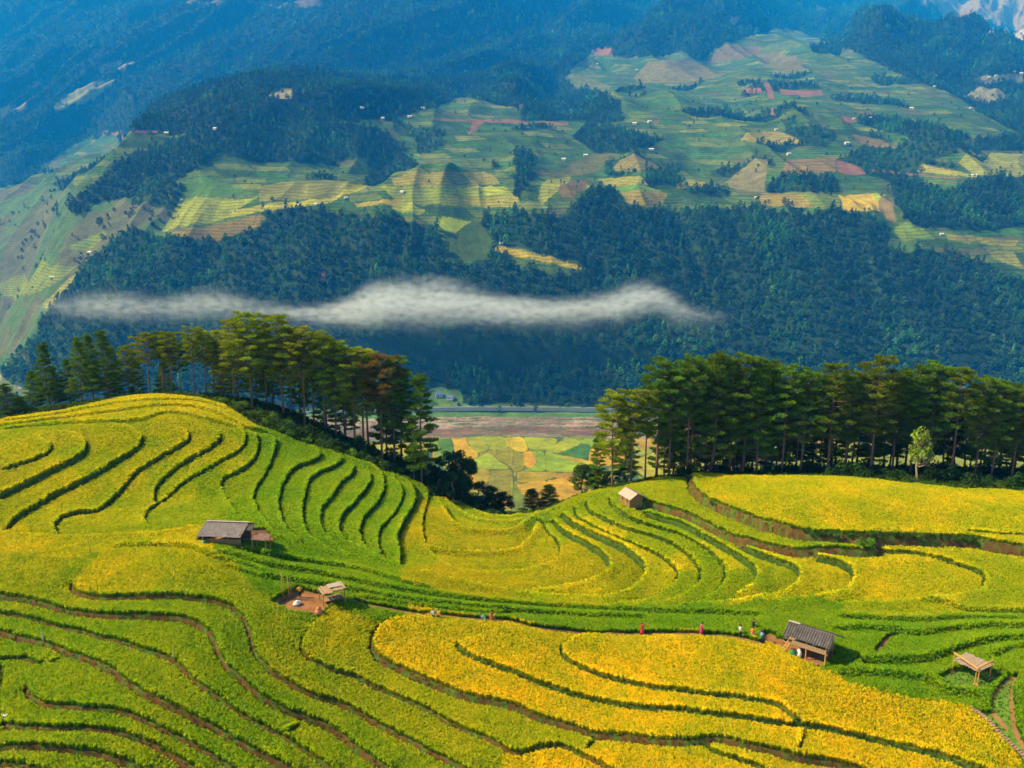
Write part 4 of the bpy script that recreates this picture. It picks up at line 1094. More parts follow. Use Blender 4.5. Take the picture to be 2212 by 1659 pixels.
# ------------------------------------------------------------ mesh builder for single things
class MB:
    def __init__(s): s.v = []; s.f = []
    def box(s, c, size, rz=0.0, rx=0.0, ry=0.0):
        from mathutils import Euler
        e = Euler((rx, ry, rz)).to_matrix(); b = len(s.v)
        for dx, dy, dz in ((-1,-1,-1),(1,-1,-1),(1,1,-1),(-1,1,-1),(-1,-1,1),(1,-1,1),(1,1,1),(-1,1,1)):
            p = e @ Vector((dx * size[0] / 2, dy * size[1] / 2, dz * size[2] / 2)) + Vector(c); s.v.append(tuple(p))
        s.f += [tuple(b + i for i in q_) for q_ in ((0,3,2,1),(4,5,6,7),(0,1,5,4),(1,2,6,5),(2,3,7,6),(3,0,4,7))]
    def tube(s, pts, rad, n=7, cap=True):
        pts = [Vector(p) for p in pts]; rad = rad if hasattr(rad, '__len__') else [rad] * len(pts)
        b = len(s.v); up = Vector((.13, .21, .97))
        for i, p in enumerate(pts):
            t = (pts[min(i + 1, len(pts) - 1)] - pts[max(i - 1, 0)])
            t = t.normalized() if t.length > 1e-9 else Vector((0, 0, 1))
            a = t.cross(up); a = a.normalized() if a.length > 1e-3 else Vector((1, 0, 0)); c = t.cross(a)
            for k in range(n):
                g = 6.28318 * k / n; s.v.append(tuple(p + (a * math.cos(g) + c * math.sin(g)) * rad[i]))
        for i in range(len(pts) - 1):
            for k in range(n):
                k2 = (k + 1) % n; s.f.append((b + i * n + k, b + i * n + k2, b + (i + 1) * n + k2, b + (i + 1) * n + k))
        if cap:
            s.f.append(tuple(b + k for k in range(n))[::-1]); s.f.append(tuple(b + (len(pts) - 1) * n + k for k in range(n)))
    def sheet(s, P, thick=.03):
        """corrugated or plain sheet from a grid of points P[i][j], given some thickness"""
        P = np.asarray(P, float); r, c = P.shape[:2]; b = len(s.v)
        for L_ in (0, -thick):
            for i in range(r):
                for j in range(c): s.v.append((P[i, j, 0], P[i, j, 1], P[i, j, 2] + L_))
        o = r * c
        for i in range(r - 1):
            for j in range(c - 1):
                q_ = (b + i * c + j, b + i * c + j + 1, b + (i + 1) * c + j + 1, b + (i + 1) * c + j)
                s.f.append(q_); s.f.append(tuple(x + o for x in q_[::-1]))
        for i in range(r - 1):
            for j in (0, c - 1):
                a, d = b + i * c + j, b + (i + 1) * c + j; s.f.append((a, d, d + o, a + o))
        for j in range(c - 1):
            for i in (0, r - 1):
                a, d = b + i * c + j, b + i * c + j + 1; s.f.append((a, d, d + o, a + o))
    def build(s, name, mat, parent=None, smooth=False):
        me = bpy.data.meshes.new(name); me.from_pydata(s.v, [], s.f); me.update()
        if smooth: me.polygons.foreach_set("use_smooth", np.ones(len(me.polygons), bool))
        if mat: me.materials.append(mat)
        o = bpy.data.objects.new(name, me); link(o, parent); return o

def on_ground(u, v, lift=.3):
    x, Y = near.cast(np.array([[u, v]]), 60, 205, lift)
    return float(x[0]), float(Y[0]), float(near.h(x[0], Y[0]))

# ------------------------------------------------------------ pines
M_bark = mat_noise("pine_bark", (.10, .060, .042), (.26, .165, .115), 2.2, .9, (1, 1, .25), .6)
def obj_leaf(name, trans=.3, rough=.85):
    m_, nt, b = new_mat(name, rough, .04)
    L = nt.links.new; N = nt.nodes.new
    oi = N("ShaderNodeObjectInfo"); va = N("ShaderNodeAttribute"); va.attribute_name = "lv"
    mx = N("ShaderNodeMix"); mx.data_type = 'RGBA'; mx.blend_type = 'MULTIPLY'; mx.inputs["Factor"].default_value = 1
    L(oi.outputs["Color"], mx.inputs["A"]); L(va.outputs["Color"], mx.inputs["B"]); L(mx.outputs["Result"], b.inputs["Base Color"])
    t_ = N("ShaderNodeBsdfTranslucent"); L(mx.outputs["Result"], t_.inputs[0])
    ms = N("ShaderNodeMixShader"); ms.inputs[0].default_value = trans
    L(b.outputs[0], ms.inputs[1]); L(t_.outputs[0], ms.inputs[2]); L(ms.outputs[0], nt.nodes["Material Output"].inputs["Surface"])
    return m_
M_needle = obj_leaf("pine_needles")
M_leaf = obj_leaf("broad_leaves", .35, .5)

def pine_meshes(seed, kind):
    r = np.random.default_rng(seed); H = 24.0
    t = MB(); n = 12
    bend = r.uniform(-.5, .5, 2); ax = []
    for i in range(n + 1):
        z = H * .965 * i / n; q_ = i / n
        ax.append((bend[0] * math.sin(q_ * 2.4) + .12 * math.sin(5 * q_ + seed), bend[1] * q_ * 1.2, z))
    rb = .27 if kind != 'young' else .2
    t.tube(ax, [rb * (1.18 if i == 0 else 1) * (1 - .86 * (i / n) ** 1.15) for i in range(n + 1)], 9)
    def axis(z):
        q_ = z / (H * .965) * n; i = min(int(q_), n - 1); f = q_ - i
        return Vector(ax[i]).lerp(Vector(ax[i + 1]), f)
    z0, nl, lmax, shape = {'umbrella': (.50, 32, 4.4, 'u'), 'mid': (.32, 48, 4.0, 'm'), 'full': (.16, 62, 4.1, 'c'), 'young': (.10, 52, 3.6, 'c')}[kind]
    clumps = []
    for k in range(nl):
        q_ = (k + r.uniform(0, 1)) / nl
        zz = z0 + (1 - z0) * .97 * q_
        w = {'u': .55 + .5 * math.sin(min(1, q_ * 1.15) * 2.2), 'm': .45 + .65 * math.sin(q_ * 2.6 + .35), 'c': (1 - q_) ** .75 * 1.0 + .12}[shape]
        if shape == 'u' and q_ > .86: w *= .62
        ln = lmax * w * r.uniform(.6, 1.15)
        a = k * 2.399 + r.uniform(-.5, .5)
        rise = {'u': .25, 'm': .22, 'c': .08}[shape] * ln + r.uniform(-.15, .35)
        p0 = axis(zz * H * .98)
        d = Vector((math.cos(a), math.sin(a), 0))
        pm = p0 + d * ln * .5 + Vector((0, 0, rise * .25)); p1 = p0 + d * ln + Vector((0, 0, rise))
        rr = .05 + .05 * ln / lmax
        t.tube([p0, pm, p1], [rr, rr * .7, .02], 5, False)
        nc = max(2, int(ln * 1.15))
        for c in range(nc):
            f = .38 + .62 * (c + 1) / nc
            side = Vector((-d.y, d.x, 0)) * r.uniform(-.9, .9) * (1.1 - .3 * f)
            base_ = p0.lerp(p1, f)
            clumps.append((base_ + side + Vector((0, 0, r.uniform(0, .35))), r.uniform(.65, 1.1)))
            if abs(side.length) > .35: t.tube([p0.lerp(p1, f * .8), base_ + side], [.03, .012], 4, False)
    top = axis(H * .965)
    for c in range(7 if shape != 'c' else 4):
        a = r.uniform(0, 6.28); clumps.append((top + Vector((math.cos(a) * r.uniform(0, 1.1), math.sin(a) * r.uniform(0, 1.1), r.uniform(-.6, .3))), r.uniform(.6, .9)))
    if shape == 'c':
        clumps.append((top + Vector((0, 0, .35)), .4))
    # a few dead stubs on the bare stem
    for k in range(6):
        zz = H * r.uniform(.3, z0 + .02) if z0 > .3 else H * .1
        a = r.uniform(0, 6.28); p0 = axis(zz); t.tube([p0, p0 + Vector((math.cos(a), math.sin(a), r.uniform(-.1, .3))) * r.uniform(.4, 1.3)], [.04, .012], 4, False)
    V = []; F = []; C = []
    for c, s in clumps:
        nn = int(60 * s * s + 30)
        cl = r.uniform(.72, 1.25)
        for k in range(nn):
            u_ = r.normal(0, 1, 3); u_ /= np.linalg.norm(u_)
            u_[2] = abs(u_[2]) * .8 if r.uniform() < .75 else -abs(u_[2]) * .5
            p = np.array(c) + u_ * np.array([s, s, s * .48]) * r.uniform(.35, 1.0)
            dr = u_ * np.array([1, 1, .6]) + np.array([0, 0, .75]) + r.normal(0, .3, 3); dr /= np.linalg.norm(dr)
            sd = np.cross(dr, r.normal(0, 1, 3)); sd /= np.linalg.norm(sd) + 1e-9
            ln = r.uniform(.28, .52); wd = r.uniform(.06, .11)
            b = len(V); V += [p - sd * wd, p + sd * wd, p + dr * ln + sd * wd * .35, p + dr * ln - sd * wd * .35]; F.append((b, b + 1, b + 2, b + 3))
            g = cl * r.uniform(.8, 1.2); C += [(g, g, g)] * 2 + [(g * 1.25, g * 1.15, g)] * 2
    tm = bpy.data.meshes.new("trunk"); tm.from_pydata(t.v, [], t.f); tm.update(); tm.materials.append(M_bark)
    tm.polygons.foreach_set("use_smooth", np.ones(len(tm.polygons), bool))
    cm = np_mesh("crown", np.array(V), np.array(F), M_needle); vattr(cm, "lv", np.array(C), 'FLOAT_COLOR')
    return tm, cm
PV = {}
for kd in ('umbrella', 'mid', 'full', 'young'):
    PV[kd] = [pine_meshes(hash_, kd) for hash_ in {'umbrella': (11, 12, 13), 'mid': (21, 22, 23, 24), 'full': (31, 32, 33), 'young': (41,)}[kd]]
rp = np.random.default_rng(77)
def pine(u, vtop, Y, kind, label, group, col=(.10, .19, .016), name="pine_tree", minh=9, vr=None, wide=1.0, lean=0.0):
    x, z = ray(u, vtop); x = float(x) * Y; zt = float(z) * Y
    g = float(near.h(x, Y)); h = zt - g
    if h < minh: return None
    tm, cm = PV[kind][int(rp.integers(0, len(PV[kind]))) if vr is None else vr]
    root = empty(name, (x, Y, g - .25), rp.uniform(0, 6.28))
    sxy = min(1.35, max(.62, (h / 24) ** .75)) * rp.uniform(.9, 1.1) * wide
    root.scale = (sxy, sxy, (h + .25) / 24.0)
    root.rotation_euler.x = rp.normal(0, .012) + lean
    tag(root, label, "pine tree", group)
    a = bpy.data.objects.new("trunk", tm); link(a, root)
    b = bpy.data.objects.new("crown", cm); link(b, root)
    k = rp.uniform(.8, 1.22); w = rp.uniform(.9, 1.2)
    b.color = (col[0] * k * w, col[1] * k, col[2] * k, 1)
    return root
GL, GR = "pines along the left ridge", "pines behind the right terraces"
LGc = (.205, .30, .012); DKc = (.085, .185, .016)  # sunlit left and cloud-shaded right rows partly put into these crown colours
LEFT = [(92,738,186,'full',DKc,"narrow dark pine leftmost of the tall row on the left ridge"),(160,727,184,'full',DKc,"dark pine between the leftmost narrow pine and the broad bushy pine"),(186,720,190,'full',DKc,None),
 (218,712,185,'full',DKc,"broad bushy dark pine on the left slope of the golden hill"),(270,745,192,'mid',LGc,None),(312,718,188,'umbrella',LGc,"flat topped pine standing behind the crest of the golden hill"),
 (340,716,190,'umbrella',DKc,None),(362,717,187,'umbrella',LGc,None),(408,706,186,'umbrella',LGc,"tall flat topped pine just behind the two small crest sheds"),(436,714,188,'umbrella',LGc,None),
 (472,712,192,'mid',LGc,None),(492,688,186,'mid',LGc,None),(530,672,185,'mid',LGc,"tallest pine with a flat knotted top at the peak of the left row"),(566,700,190,'mid',LGc,None),(600,678,186,'mid',LGc,"second tallest pine just right of the tallest one"),
 (618,705,189,'mid',LGc,None),(645,706,184,'umbrella',LGc,"slender leaning pine with bare pale trunk below the tallest pines"),(668,715,190,'mid',LGc,None),(692,719,187,'umbrella',LGc,None),(716,736,186,'mid',LGc,None),
 (736,748,190,'mid',LGc,None),(756,752,185,'umbrella',LGc,None),(776,752,188,'mid',LGc,None),(790,762,191,'umbrella',LGc,None),(846,770,187,'mid',DKc,None),(862,790,190,'full',DKc,None),(580,730,194,'full',DKc,None),(640,745,196,'full',DKc,None),(505,735,196,'full',LGc,None),
 (548,742,193,'full',LGc,None),(470,760,196,'full',DKc,None),(236,745,194,'full',DKc,None),(110,790,190,'full',DKc,None),(140,775,192,'full',DKc,None),(66,800,192,'full',DKc,None),(290,770,196,'full',DKc,None),(352,770,197,'full',DKc,None),(700,790,193,'full',DKc,None),(740,810,194,'full',DKc,None),(830,800,193,'full',DKc,None),(384,742,193,'umbrella',DKc,None),(455,735,190,'umbrella',LGc,None)]
for u, vt, Y, kd, col, lb in LEFT:
    pine(u, vt, Y, kd, lb or "green pine in the dense row on the left ridge", GL, col)
pine(817, 764, 184, 'umbrella', "pine with a rust brown dying crown near the end of the left row", GL, (.17, .125, .028), vr=1)
pine(905, 805, 182, 'full', "lone pine standing apart at the lower right end of the left row", GL, (.10, .20, .016))
pine(12, 828, 176, 'young', "short young pine at the left edge of the photo", GL, (.08,.17,.02), minh=3, wide=1.25)
pine(42, 855, 180, 'young', "low young pine beside the short one at the left edge", GL, (.075,.16,.018), minh=3, wide=1.2)
RIGHT = [(1328,846,168,'mid',LGc,"leftmost pine of the right row, bending over the valley fields"),(1371,842,168,'umbrella',LGc,"bare trunked pine right behind the small gabled hut"),(1402,842,170,'umbrella',LGc,"forked pine second behind the small gabled hut"),
 (1428,775,174,'mid',DKc,None),(1455,790,172,'umbrella',DKc,"pine with reddish bare trunk left of the paired trunks"),(1497,772,172,'umbrella',DKc,"tall pine with paired trunks at the end of the big plateau"),(1500,790,175,'umbrella',DKc,None),(1550,756,173,'full',DKc,"highest pointed pine of the right row"),
 (1590,770,174,'mid',DKc,None),(1620,765,173,'mid',DKc,None),(1650,772,172,'full',DKc,None),(1672,778,176,'full',DKc,None),(1705,790,173,'mid',DKc,None),(1745,798,173,'mid',DKc,None),(1806,784,171,'mid',(.115,.19,.015),"broad rounded pine left of the tallest centre right crown"),
 (1842,808,174,'mid',DKc,None),(1905,768,171,'mid',(.12,.195,.013),"big broad pine with olive top left of the bright young tree"),(1948,805,173,'mid',DKc,None),(1992,788,173,'mid',DKc,None),(2026,784,171,'mid',DKc,None),(2082,794,168,'umbrella',(.10,.20,.014),"pine with a long straight reddish trunk right of the bright young tree"),
 (2132,814,170,'mid',DKc,None),(2166,826,169,'mid',DKc,None),(2212,840,168,'mid',DKc,None),(2250,835,169,'mid',DKc,None),(2290,830,170,'full',DKc,None)]
for u, vt, Y, kd, col, lb in RIGHT:
    pine(u, vt, Y, kd, lb or "dark pine in the dense row behind the right terraces", GR, col)
for k in range(46):      # the ranks behind
    u = 1470 + k * 17.5 + rp.uniform(-8, 8)
    env = np.interp(u, [1470, 1550, 1650, 1750, 1900, 2050, 2150, 2300], [800, 790, 795, 820, 800, 812, 840, 850])
    pine(u, env + rp.uniform(-22, 55), rp.uniform(176, 198), ('full', 'mid', 'full', 'umbrella')[k % 4], "dark pine in the ranks behind the front row on the right", "pines in the back ranks on the right", (.06, .145, .014))
pine(1350, 905, 172, 'full', "small dark pine under the leftmost pines of the right row", GR, DKc, minh=5)
pine(1440, 880, 176, 'full', "small dark pine between the bare trunks of the right row", GR, DKc, minh=5)
pine(1290, 945, 172, 'young', "low drooping pine at the left foot of the right row", GR, DKc, minh=4)

# ------------------------------------------------------------ broadleaf trees, shrubs and the banana plant
def leaves(centres, r, per, size, lum=(.7, 1.3), flat=.8):
    V = []; F = []; C = []
    for c, s in centres:
        cl = r.uniform(*lum)
        for k in range(int(per * s * s + 8)):
            u_ = r.normal(0, 1, 3); u_ /= np.linalg.norm(u_)
            p = np.array(c) + u_ * s * np.array([1, 1, flat]) * r.uniform(.55, 1.0)
            nrm = u_ + r.normal(0, .5, 3) + np.array([0, 0, .4]); nrm /= np.linalg.norm(nrm)
            a = np.cross(nrm, r.normal(0, 1, 3)); a /= np.linalg.norm(a) + 1e-9; b_ = np.cross(nrm, a)
            l = size * r.uniform(.7, 1.3); w = l * .55
            b = len(V); V += [p - a * l, p + b_ * w, p + a * l, p - b_ * w]; F.append((b, b + 1, b + 2, b + 3))
            g = cl * r.uniform(.75, 1.25); C += [(g, g, g)] * 4
    return np.array(V), np.array(F), np.array(C)
def leaf_mesh(name, data):
    me = np_mesh(name, data[0], data[1], M_leaf); vattr(me, "lv", data[2], 'FLOAT_COLOR'); return me
M_stem = mat_noise("pale_stem", (.22, .17, .11), (.42, .36, .26), 3, .85, (1, 1, .3), .4)
BT = []
for sd in (1, 2, 3):
    r = np.random.default_rng(500 + sd); t = MB(); cs = []
    t.tube([(0,0,0), (.05,.05,.28), (0,.02,.62), (.02,0,.86)], [.028, .022, .016, .006], 7)
    for k in range(20):
        q_ = r.uniform(.3, .98); a = r.uniform(0, 6.28); rr = .27 * math.sin(min(1, (1.06 - q_) * 1.7) * 1.57) * r.uniform(.45, 1.0)
        c = (rr * math.cos(a), rr * math.sin(a), q_ * .93 + .02); cs.append((c, r.uniform(.075, .13)))
        t.tube([(0, 0, max(.2, q_ * .8)), c], [.008, .003], 4, False)
    tm = bpy.data.meshes.new("trunk"); tm.from_pydata(t.v, [], t.f); tm.update(); tm.materials.append(M_stem)
    BT.append((tm, leaf_mesh("crown", leaves(cs, r, 13000, .020))))
BTf = []
r = np.random.default_rng(520); cs = [((.2 * math.cos(a * 2.4) * (1 - .5 * a / 14), .2 * math.sin(a * 2.4) * (1 - .5 * a / 14), .42 + .5 * a / 14), .115) for a in range(14)]
BTf = (BT[0][0], leaf_mesh("crown", leaves(cs, r, 1500, .045, (.8, 1.4))))
def broadleaf(x, Y, h, col, label, group=None, v=None, wide=1.0, name="broadleaf_tree", fine=True, dz=-.2):
    tm, cm = (BT[v if v is not None else int(rp.integers(0, 3))] if fine else BTf)
    root = empty(name, (x, Y, float(near.h(x, Y)) + dz), rp.uniform(0, 6.28)); root.scale = (h * wide, h * wide, h)
    tag(root, label, "tree", group)
    link(bpy.data.objects.new("trunk", tm), root); c = bpy.data.objects.new("crown", cm); link(c, root)
    k = rp.uniform(.85, 1.2); c.color = (col[0] * k, col[1] * k, col[2] * k, 1); return root
def at_uY(u, v, Y):
    x, z = ray(u, v); return float(x) * Y, float(z) * Y
def btree(u, vtop, Y, col, label, group=None, wide=1.0, **kw):
    x, zt = at_uY(u, vtop, Y); h = zt - float(near.h(x, Y)) + .2
    if h > 1.2: return broadleaf(x, Y, h, col, label, group, wide=wide, **kw)
btree(1995, 918, 163, (.20, .30, .03), "bright yellow green young tree in front of the dark right pines", fine=False, wide=.72)
dk = (.030, .075, .014)
for u, v, Y, w in ((968, 975, 187, 1.0), (992, 972, 186, 1.0), (1010, 985, 188, 1.1), (950, 985, 185, 1.0), (1000, 1035, 182, 1.6), (1035, 1040, 183, 1.6), (1062, 1050, 184, 1.6), (1085, 1062, 185, 1.6), (975, 1020, 181, 1.3)):
    btree(u, v, Y, dk, "dark rounded broadleaf tree on the bank left of the valley gap", "dark trees beside the valley gap", wide=w)
pine(1152, 1056, 186, 'young', "left of two small dark trees below the bowl lip", None, (.05, .12, .018), minh=2, wide=1.5)
pine(1186, 1046, 187, 'young', "right of two small dark trees below the bowl lip", None, (.05, .12, .018), minh=2, wide=1.5)
for u, v, Y in ((1262, 1000, 174), (1290, 1010, 173), (1310, 1020, 172), (1345, 1010, 171), (1275, 1030, 172)):
    btree(u, v, Y, (.035, .09, .016), "dark bushy tree at the foot of the leftmost right pines", "bushy trees at the foot of the right pines", wide=1.4)
btree(885, 965, 186, dk, "dark tree below the lone pine", wide=1.5); btree(925, 1000, 184, dk, "dark tree right of the lone pine trunk", wide=1.5)
# shrubs
SH = []
for sd in range(4):
    r = np.random.default_rng(600 + sd)
    cs = [((r.uniform(-.55, .55), r.uniform(-.55, .55), r.uniform(.15, .75)), r.uniform(.25, .42)) for _ in range(9)]
    SH.append(leaf_mesh("shrub", leaves(cs, r, 520, .075)))
def shrub(x, Y, s, col, label, group, name="shrub"):
    o = bpy.data.objects.new(name, SH[int(rp.integers(0, 4))]); link(o)
    o.location = (x, Y, float(near.h(x, Y)) - .15 * s); o.rotation_euler = (0, 0, rp.uniform(0, 6.28)); o.scale = (s * 1.1, s * 1.1, s * rp.uniform(.8, 1.15))
    k = rp.uniform(.75, 1.3); o.color = (col[0] * k * rp.uniform(.9, 1.25), col[1] * k, col[2] * k, 1)
    tag(o, label, "shrub", group); return o
sv = near.s
def edge_Y(x):
    """distance of the field edge on the sight line through x (iterated)"""
    Y = 180.0
    for _ in range(12): Y = float(np.interp(x / Y, near.s, Yedge))
    return Y
for k in range(150):
    s_ = -.69 + 1.42 * k / 150 + rp.uniform(-.004, .004)
    Y = float(np.interp(s_, near.s, Yedge))
    if -.035 < s_ < .05 and rp.uniform() < .5: continue
    left_ = s_ < 0.0
    if s_ < -.40 and rp.uniform() < .45: continue
    d_ = rp.uniform(.8, 3.5) if k % 2 else rp.uniform(3, 10)
    big_ = (1.9 if -.38 < s_ < -.02 else 1.1) if left_ else .95
    shrub(s_ * (Y + d_), Y + d_, rp.uniform(.8, 1.5) * big_, (.055, .13, .018) if k % 3 else (.09, .20, .02),
          "leafy green shrub under the %s pines at the edge of the rice" % ("left" if left_ else "right"), "shrubs at the edge of the %s fields" % ("left" if left_ else "right"))
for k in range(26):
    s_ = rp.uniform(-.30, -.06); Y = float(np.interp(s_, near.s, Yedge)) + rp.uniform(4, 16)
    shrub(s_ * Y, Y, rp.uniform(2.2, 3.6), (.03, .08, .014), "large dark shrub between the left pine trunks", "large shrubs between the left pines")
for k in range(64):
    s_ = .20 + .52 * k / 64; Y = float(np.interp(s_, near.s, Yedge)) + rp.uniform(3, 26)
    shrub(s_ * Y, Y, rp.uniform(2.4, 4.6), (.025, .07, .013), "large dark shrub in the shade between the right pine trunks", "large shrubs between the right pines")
# shrubs growing on the tall bank below the big plateau
for p in tr('a3', '200,1250 330,1300 450,1320 520,1310 600,1330 700,1330 780,1330 860,1330 930,1320 1000,1330 1060,1310 1120,1330 1180,1320 1240,1330 1300,1340 1380,1330 1450,1345 1520,1350 1600,1360 1680,1370 1760,1375', 'a2', '1700,985 1800,1020 1820,1040 1950,1090 2040,1130 2120,1160 1740,1050'):
    x, Y, z = on_ground(p[0], p[1], .2)
    if Y == Y: shrub(x, Y, rp.uniform(.8, 1.5), (.05, .12, .018), "dark green bush growing on the tall bank below the big plateau", "bushes on the plateau bank")
x, Y, z = on_ground(1659 + 845 * .25, 822.6 + 1395 * .25); shrub(x, Y, 2.1, (.12, .34, .02), "single bright green fern bush on the plateau bank", None, "fern_bush")
x, Y, z = on_ground(1106 + 1490 * .25, 1237.6 + 295 * .25); shrub(x, Y, 1.3, (.06, .17, .02), "small dark tuft bush alone in the long green strip", None)
for p in tr('a2', '300,1180 340,1150 390,1120 430,1100 260,1210'):
    x, Y, z = on_ground(p[0], p[1]); shrub(x, Y, rp.uniform(.9, 1.4), (.08, .26, .02), "bright green bush in the gully beside the bowl", "bushes in the gully beside the bowl")
# banana plant
def banana(u, v, h, label):
    x, Y, z = on_ground(u, v, 0)
    root = empty("banana_plant", (x, Y, z)); tag(root, label, "banana plant")
    s = MB(); s.tube([(0, 0, 0), (.02, 0, h * .5)], [.13, .09], 8); s.build("stem", M_stem, root)
    V = []; F = []; C = []; r = np.random.default_rng(9)
    for k in range(8):
        a = k * .785 + r.uniform(-.2, .2); L_ = h * r.uniform(.7, .95); e_ = r.uniform(.7, 1.2)
        prev = None
        for i in range(7):
            q_ = i / 6; rad_ = L_ * q_ * math.cos(e_ * (1 - .2 * q_)); zz = h * .45 + L_ * (q_ * math.sin(e_) - .45 * q_ * q_)
            w = .26 * math.sin(max(.08, q_) * 2.9) + .02; cx, cy = rad_ * math.cos(a), rad_ * math.sin(a)
            V += [(cx - w * math.sin(a), cy + w * math.cos(a), zz - .05), (cx + w * math.sin(a), cy - w * math.cos(a), zz - .05)]; C += [(1, 1, 1)] * 2
            if i: b = len(V); F.append((b - 4, b - 3, b - 1, b - 2))
    me = leaf_mesh("leaves", (np.array(V), np.array(F), np.array(C))); c = bpy.data.objects.new("leaves", me); link(c, root); c.color = (.13, .36, .04, 1)
banana(553 + 1365 * .25, 822.6 + 850 * .25, 4.2, "light green banana plant at the foot of the left pine bank")
# ------------------------------------------------------------ huts, platforms and what lies about
M_wood_y = mat_noise("bamboo_yellow", (.34, .19, .05), (.58, .36, .10), 3, .6, (1, 1, 1), .2)
M_wood_b = mat_noise("old_timber", (.16, .10, .055), (.34, .23, .13), 4, .85, (1, 1, .3), .5)
M_wood_p = mat_noise("pale_plank", (.24, .16, .105), (.40, .29, .20), 5, .8, (1, 1, 1), .3)
M_dark = mat_noise("dark_board", (.05, .035, .022), (.13, .08, .05), 3, .9)
M_white = mat_noise("white_sack", (.55, .54, .52), (.80, .79, .76), 6, .8, (1, 1, 1), .5)
M_clay = mat_noise("clay", (.36, .14, .07), (.52, .24, .13), 3, .8)
M_green = mat_noise("green_plastic", (.01, .16, .06), (.02, .26, .10), 3, .4, spec=.4)
def roof_mat(name, c1, c2, c3):
    m_, nt, b = new_mat(name, .75, .2); L = nt.links.new; N = nt.nodes.new
    tc = N("ShaderNodeTexCoord"); n1_ = N("ShaderNodeTexNoise"); n1_.inputs["Scale"].default_value = 1.3; n1_.inputs["Detail"].default_value = 6
    mp = N("ShaderNodeMapping"); mp.inputs["Scale"].default_value = (4, .6, 1)
    n2_ = N("ShaderNodeTexNoise"); n2_.inputs["Scale"].default_value = 2.0
    cr = N("ShaderNodeValToRGB"); cr.color_ramp.elements[0].color = (*c1, 1); cr.color_ramp.elements[1].color = (*c2, 1); cr.color_ramp.elements[0].position = .35; cr.color_ramp.elements[1].position = .65
    k = cr.color_ramp.elements.new(.8); k.color = (*c3, 1)
    ad = N("ShaderNodeMath"); ad.operation = 'AVERAGE' if False else 'ADD'; ad.use_clamp = False
    ml = N("ShaderNodeMath"); ml.operation = 'MULTIPLY'; ml.inputs[1].default_value = .5
    L(tc.outputs["Object"], n1_.inputs["Vector"]); L(tc.outputs["Object"], mp.inputs[0]); L(mp.outputs[0], n2_.inputs["Vector"])
    L(n1_.outputs["Fac"], ad.inputs[0]); L(n2_.outputs["Fac"], ad.inputs[1]); L(ad.outputs[0], ml.inputs[0]); L(ml.outputs[0], cr.inputs[0]); L(cr.outputs[0], b.inputs["Base Color"])
    return m_
M_roof_g = roof_mat("grey_sheet_roof", (.16, .145, .15), (.30, .27, .27), (.44, .40, .39))
M_roof_d = roof_mat("dark_sheet_roof", (.055, .052, .06), (.13, .12, .13), (.34, .31, .31))
M_roof_p = roof_mat("pale_sheet_roof", (.30, .25, .23), (.42, .36, .33), (.52, .47, .43))
def corr(x0, x1, ya, za, yb, zb, pitch=.24, amp=.045, ny=5, dx=.0, sag=.04, seed=1):
    """corrugated slope: runs x0..x1 along the ridge, from (ya,za) at the ridge to (yb,zb) at the eave"""
    r = np.random.default_rng(seed); n = int((x1 - x0) / pitch * 4)
    P = []
    for j in range(ny):
        q_ = j / (ny - 1); row_ = []
        for i in range(n + 1):
            x = x0 + (x1 - x0) * i / n
            w = amp * math.sin(2 * math.pi * (x - x0) / pitch)
            row_.append((x + dx * q_, ya + (yb - ya) * q_, za + (zb - za) * q_ + w - sag * math.sin(q_ * 3.14) + .02 * math.sin(x * 2.1 + seed)))
        P.append(row_)
    return P
def ridge_hut(name, loc, rz, label, L_, front, rear, zr, post_h, roofm, group=None):
    root = empty(name, loc, rz); tag(root, label, "hut", group); return root

# --- the open stilt hut on the right
x, Y, z = on_ground(1745, 1413, .1)
STI = (x + .4, Y + .3, z)
h4 = empty("stilt_hut", STI, math.radians(-38)); tag(h4, "stilt hut with dark corrugated roof on the red earth yard", "hut")
rf = MB(); rf.sheet(corr(-3.3, 3.2, 0, 4.05, -2.35, 2.95, .36, .07, seed=2)); r1 = rf.build("roof", M_roof_d, h4)
rr_ = MB(); rr_.sheet(corr(-3.0, 4.1, .05, 4.02, 1.9, 3.25, .36, .06, seed=3)); rr_.build("roof", M_roof_d, h4)
pt = MB(); pt.box((-2.5, -.05, 4.17), (1.7, .35, .05), ry=.0, rx=.15); pt.build("roof_patch", M_roof_p, r1)
cd = MB(); cd.tube([(-3.2, 0, 4.0), (3.4, 0, 4.0)], .06); cd.build("ridge_pole", M_wood_b, h4)
for a, b in ((-2.6, -1.9), (0, -1.9), (2.7, -1.9), (-2.6, 1.5), (0, 1.5), (2.7, 1.5)):
    p_ = MB(); p_.tube([(a, b, -.4), (a, b, 3.1)], [.10, .08], 8); p_.build("post", M_wood_y if b < 0 else M_wood_b, h4)
fl = MB()
for k in range(16): fl.box((-2.75 + k * .365, -.2, 1.72 + .01 * (k % 3)), (.33, 3.7, .06))
fl.build("floor", M_wood_p, h4)
bm_ = MB(); bm_.tube([(-3.0, -1.9, 1.62), (3.0, -1.9, 1.62)], .07); bm_.tube([(-3.0, 1.5, 1.62), (3.0, 1.5, 1.62)], .07); bm_.build("floor_beam", M_wood_y, h4)
wl = MB()
for k in range(14): wl.box((-1.9 + k * .345, -1.98, 2.05 + .02 * (k % 2)), (.31, .04, .62 + .05 * (k % 3)))
wl.build("side_board", M_wood_p, h4)
wb = MB()
for k in range(16): wb.box((-2.6 + k * .345, 1.62, 2.3), (.32, .04, 1.1))
wb.build("back_wall", M_wood_b, h4)
ge = MB()
for k in range(9): ge.box((2.78, -1.5 + k * .35, 2.35), (.04, .31, 1.2))
ge.build("end_wall", M_wood_b, h4)
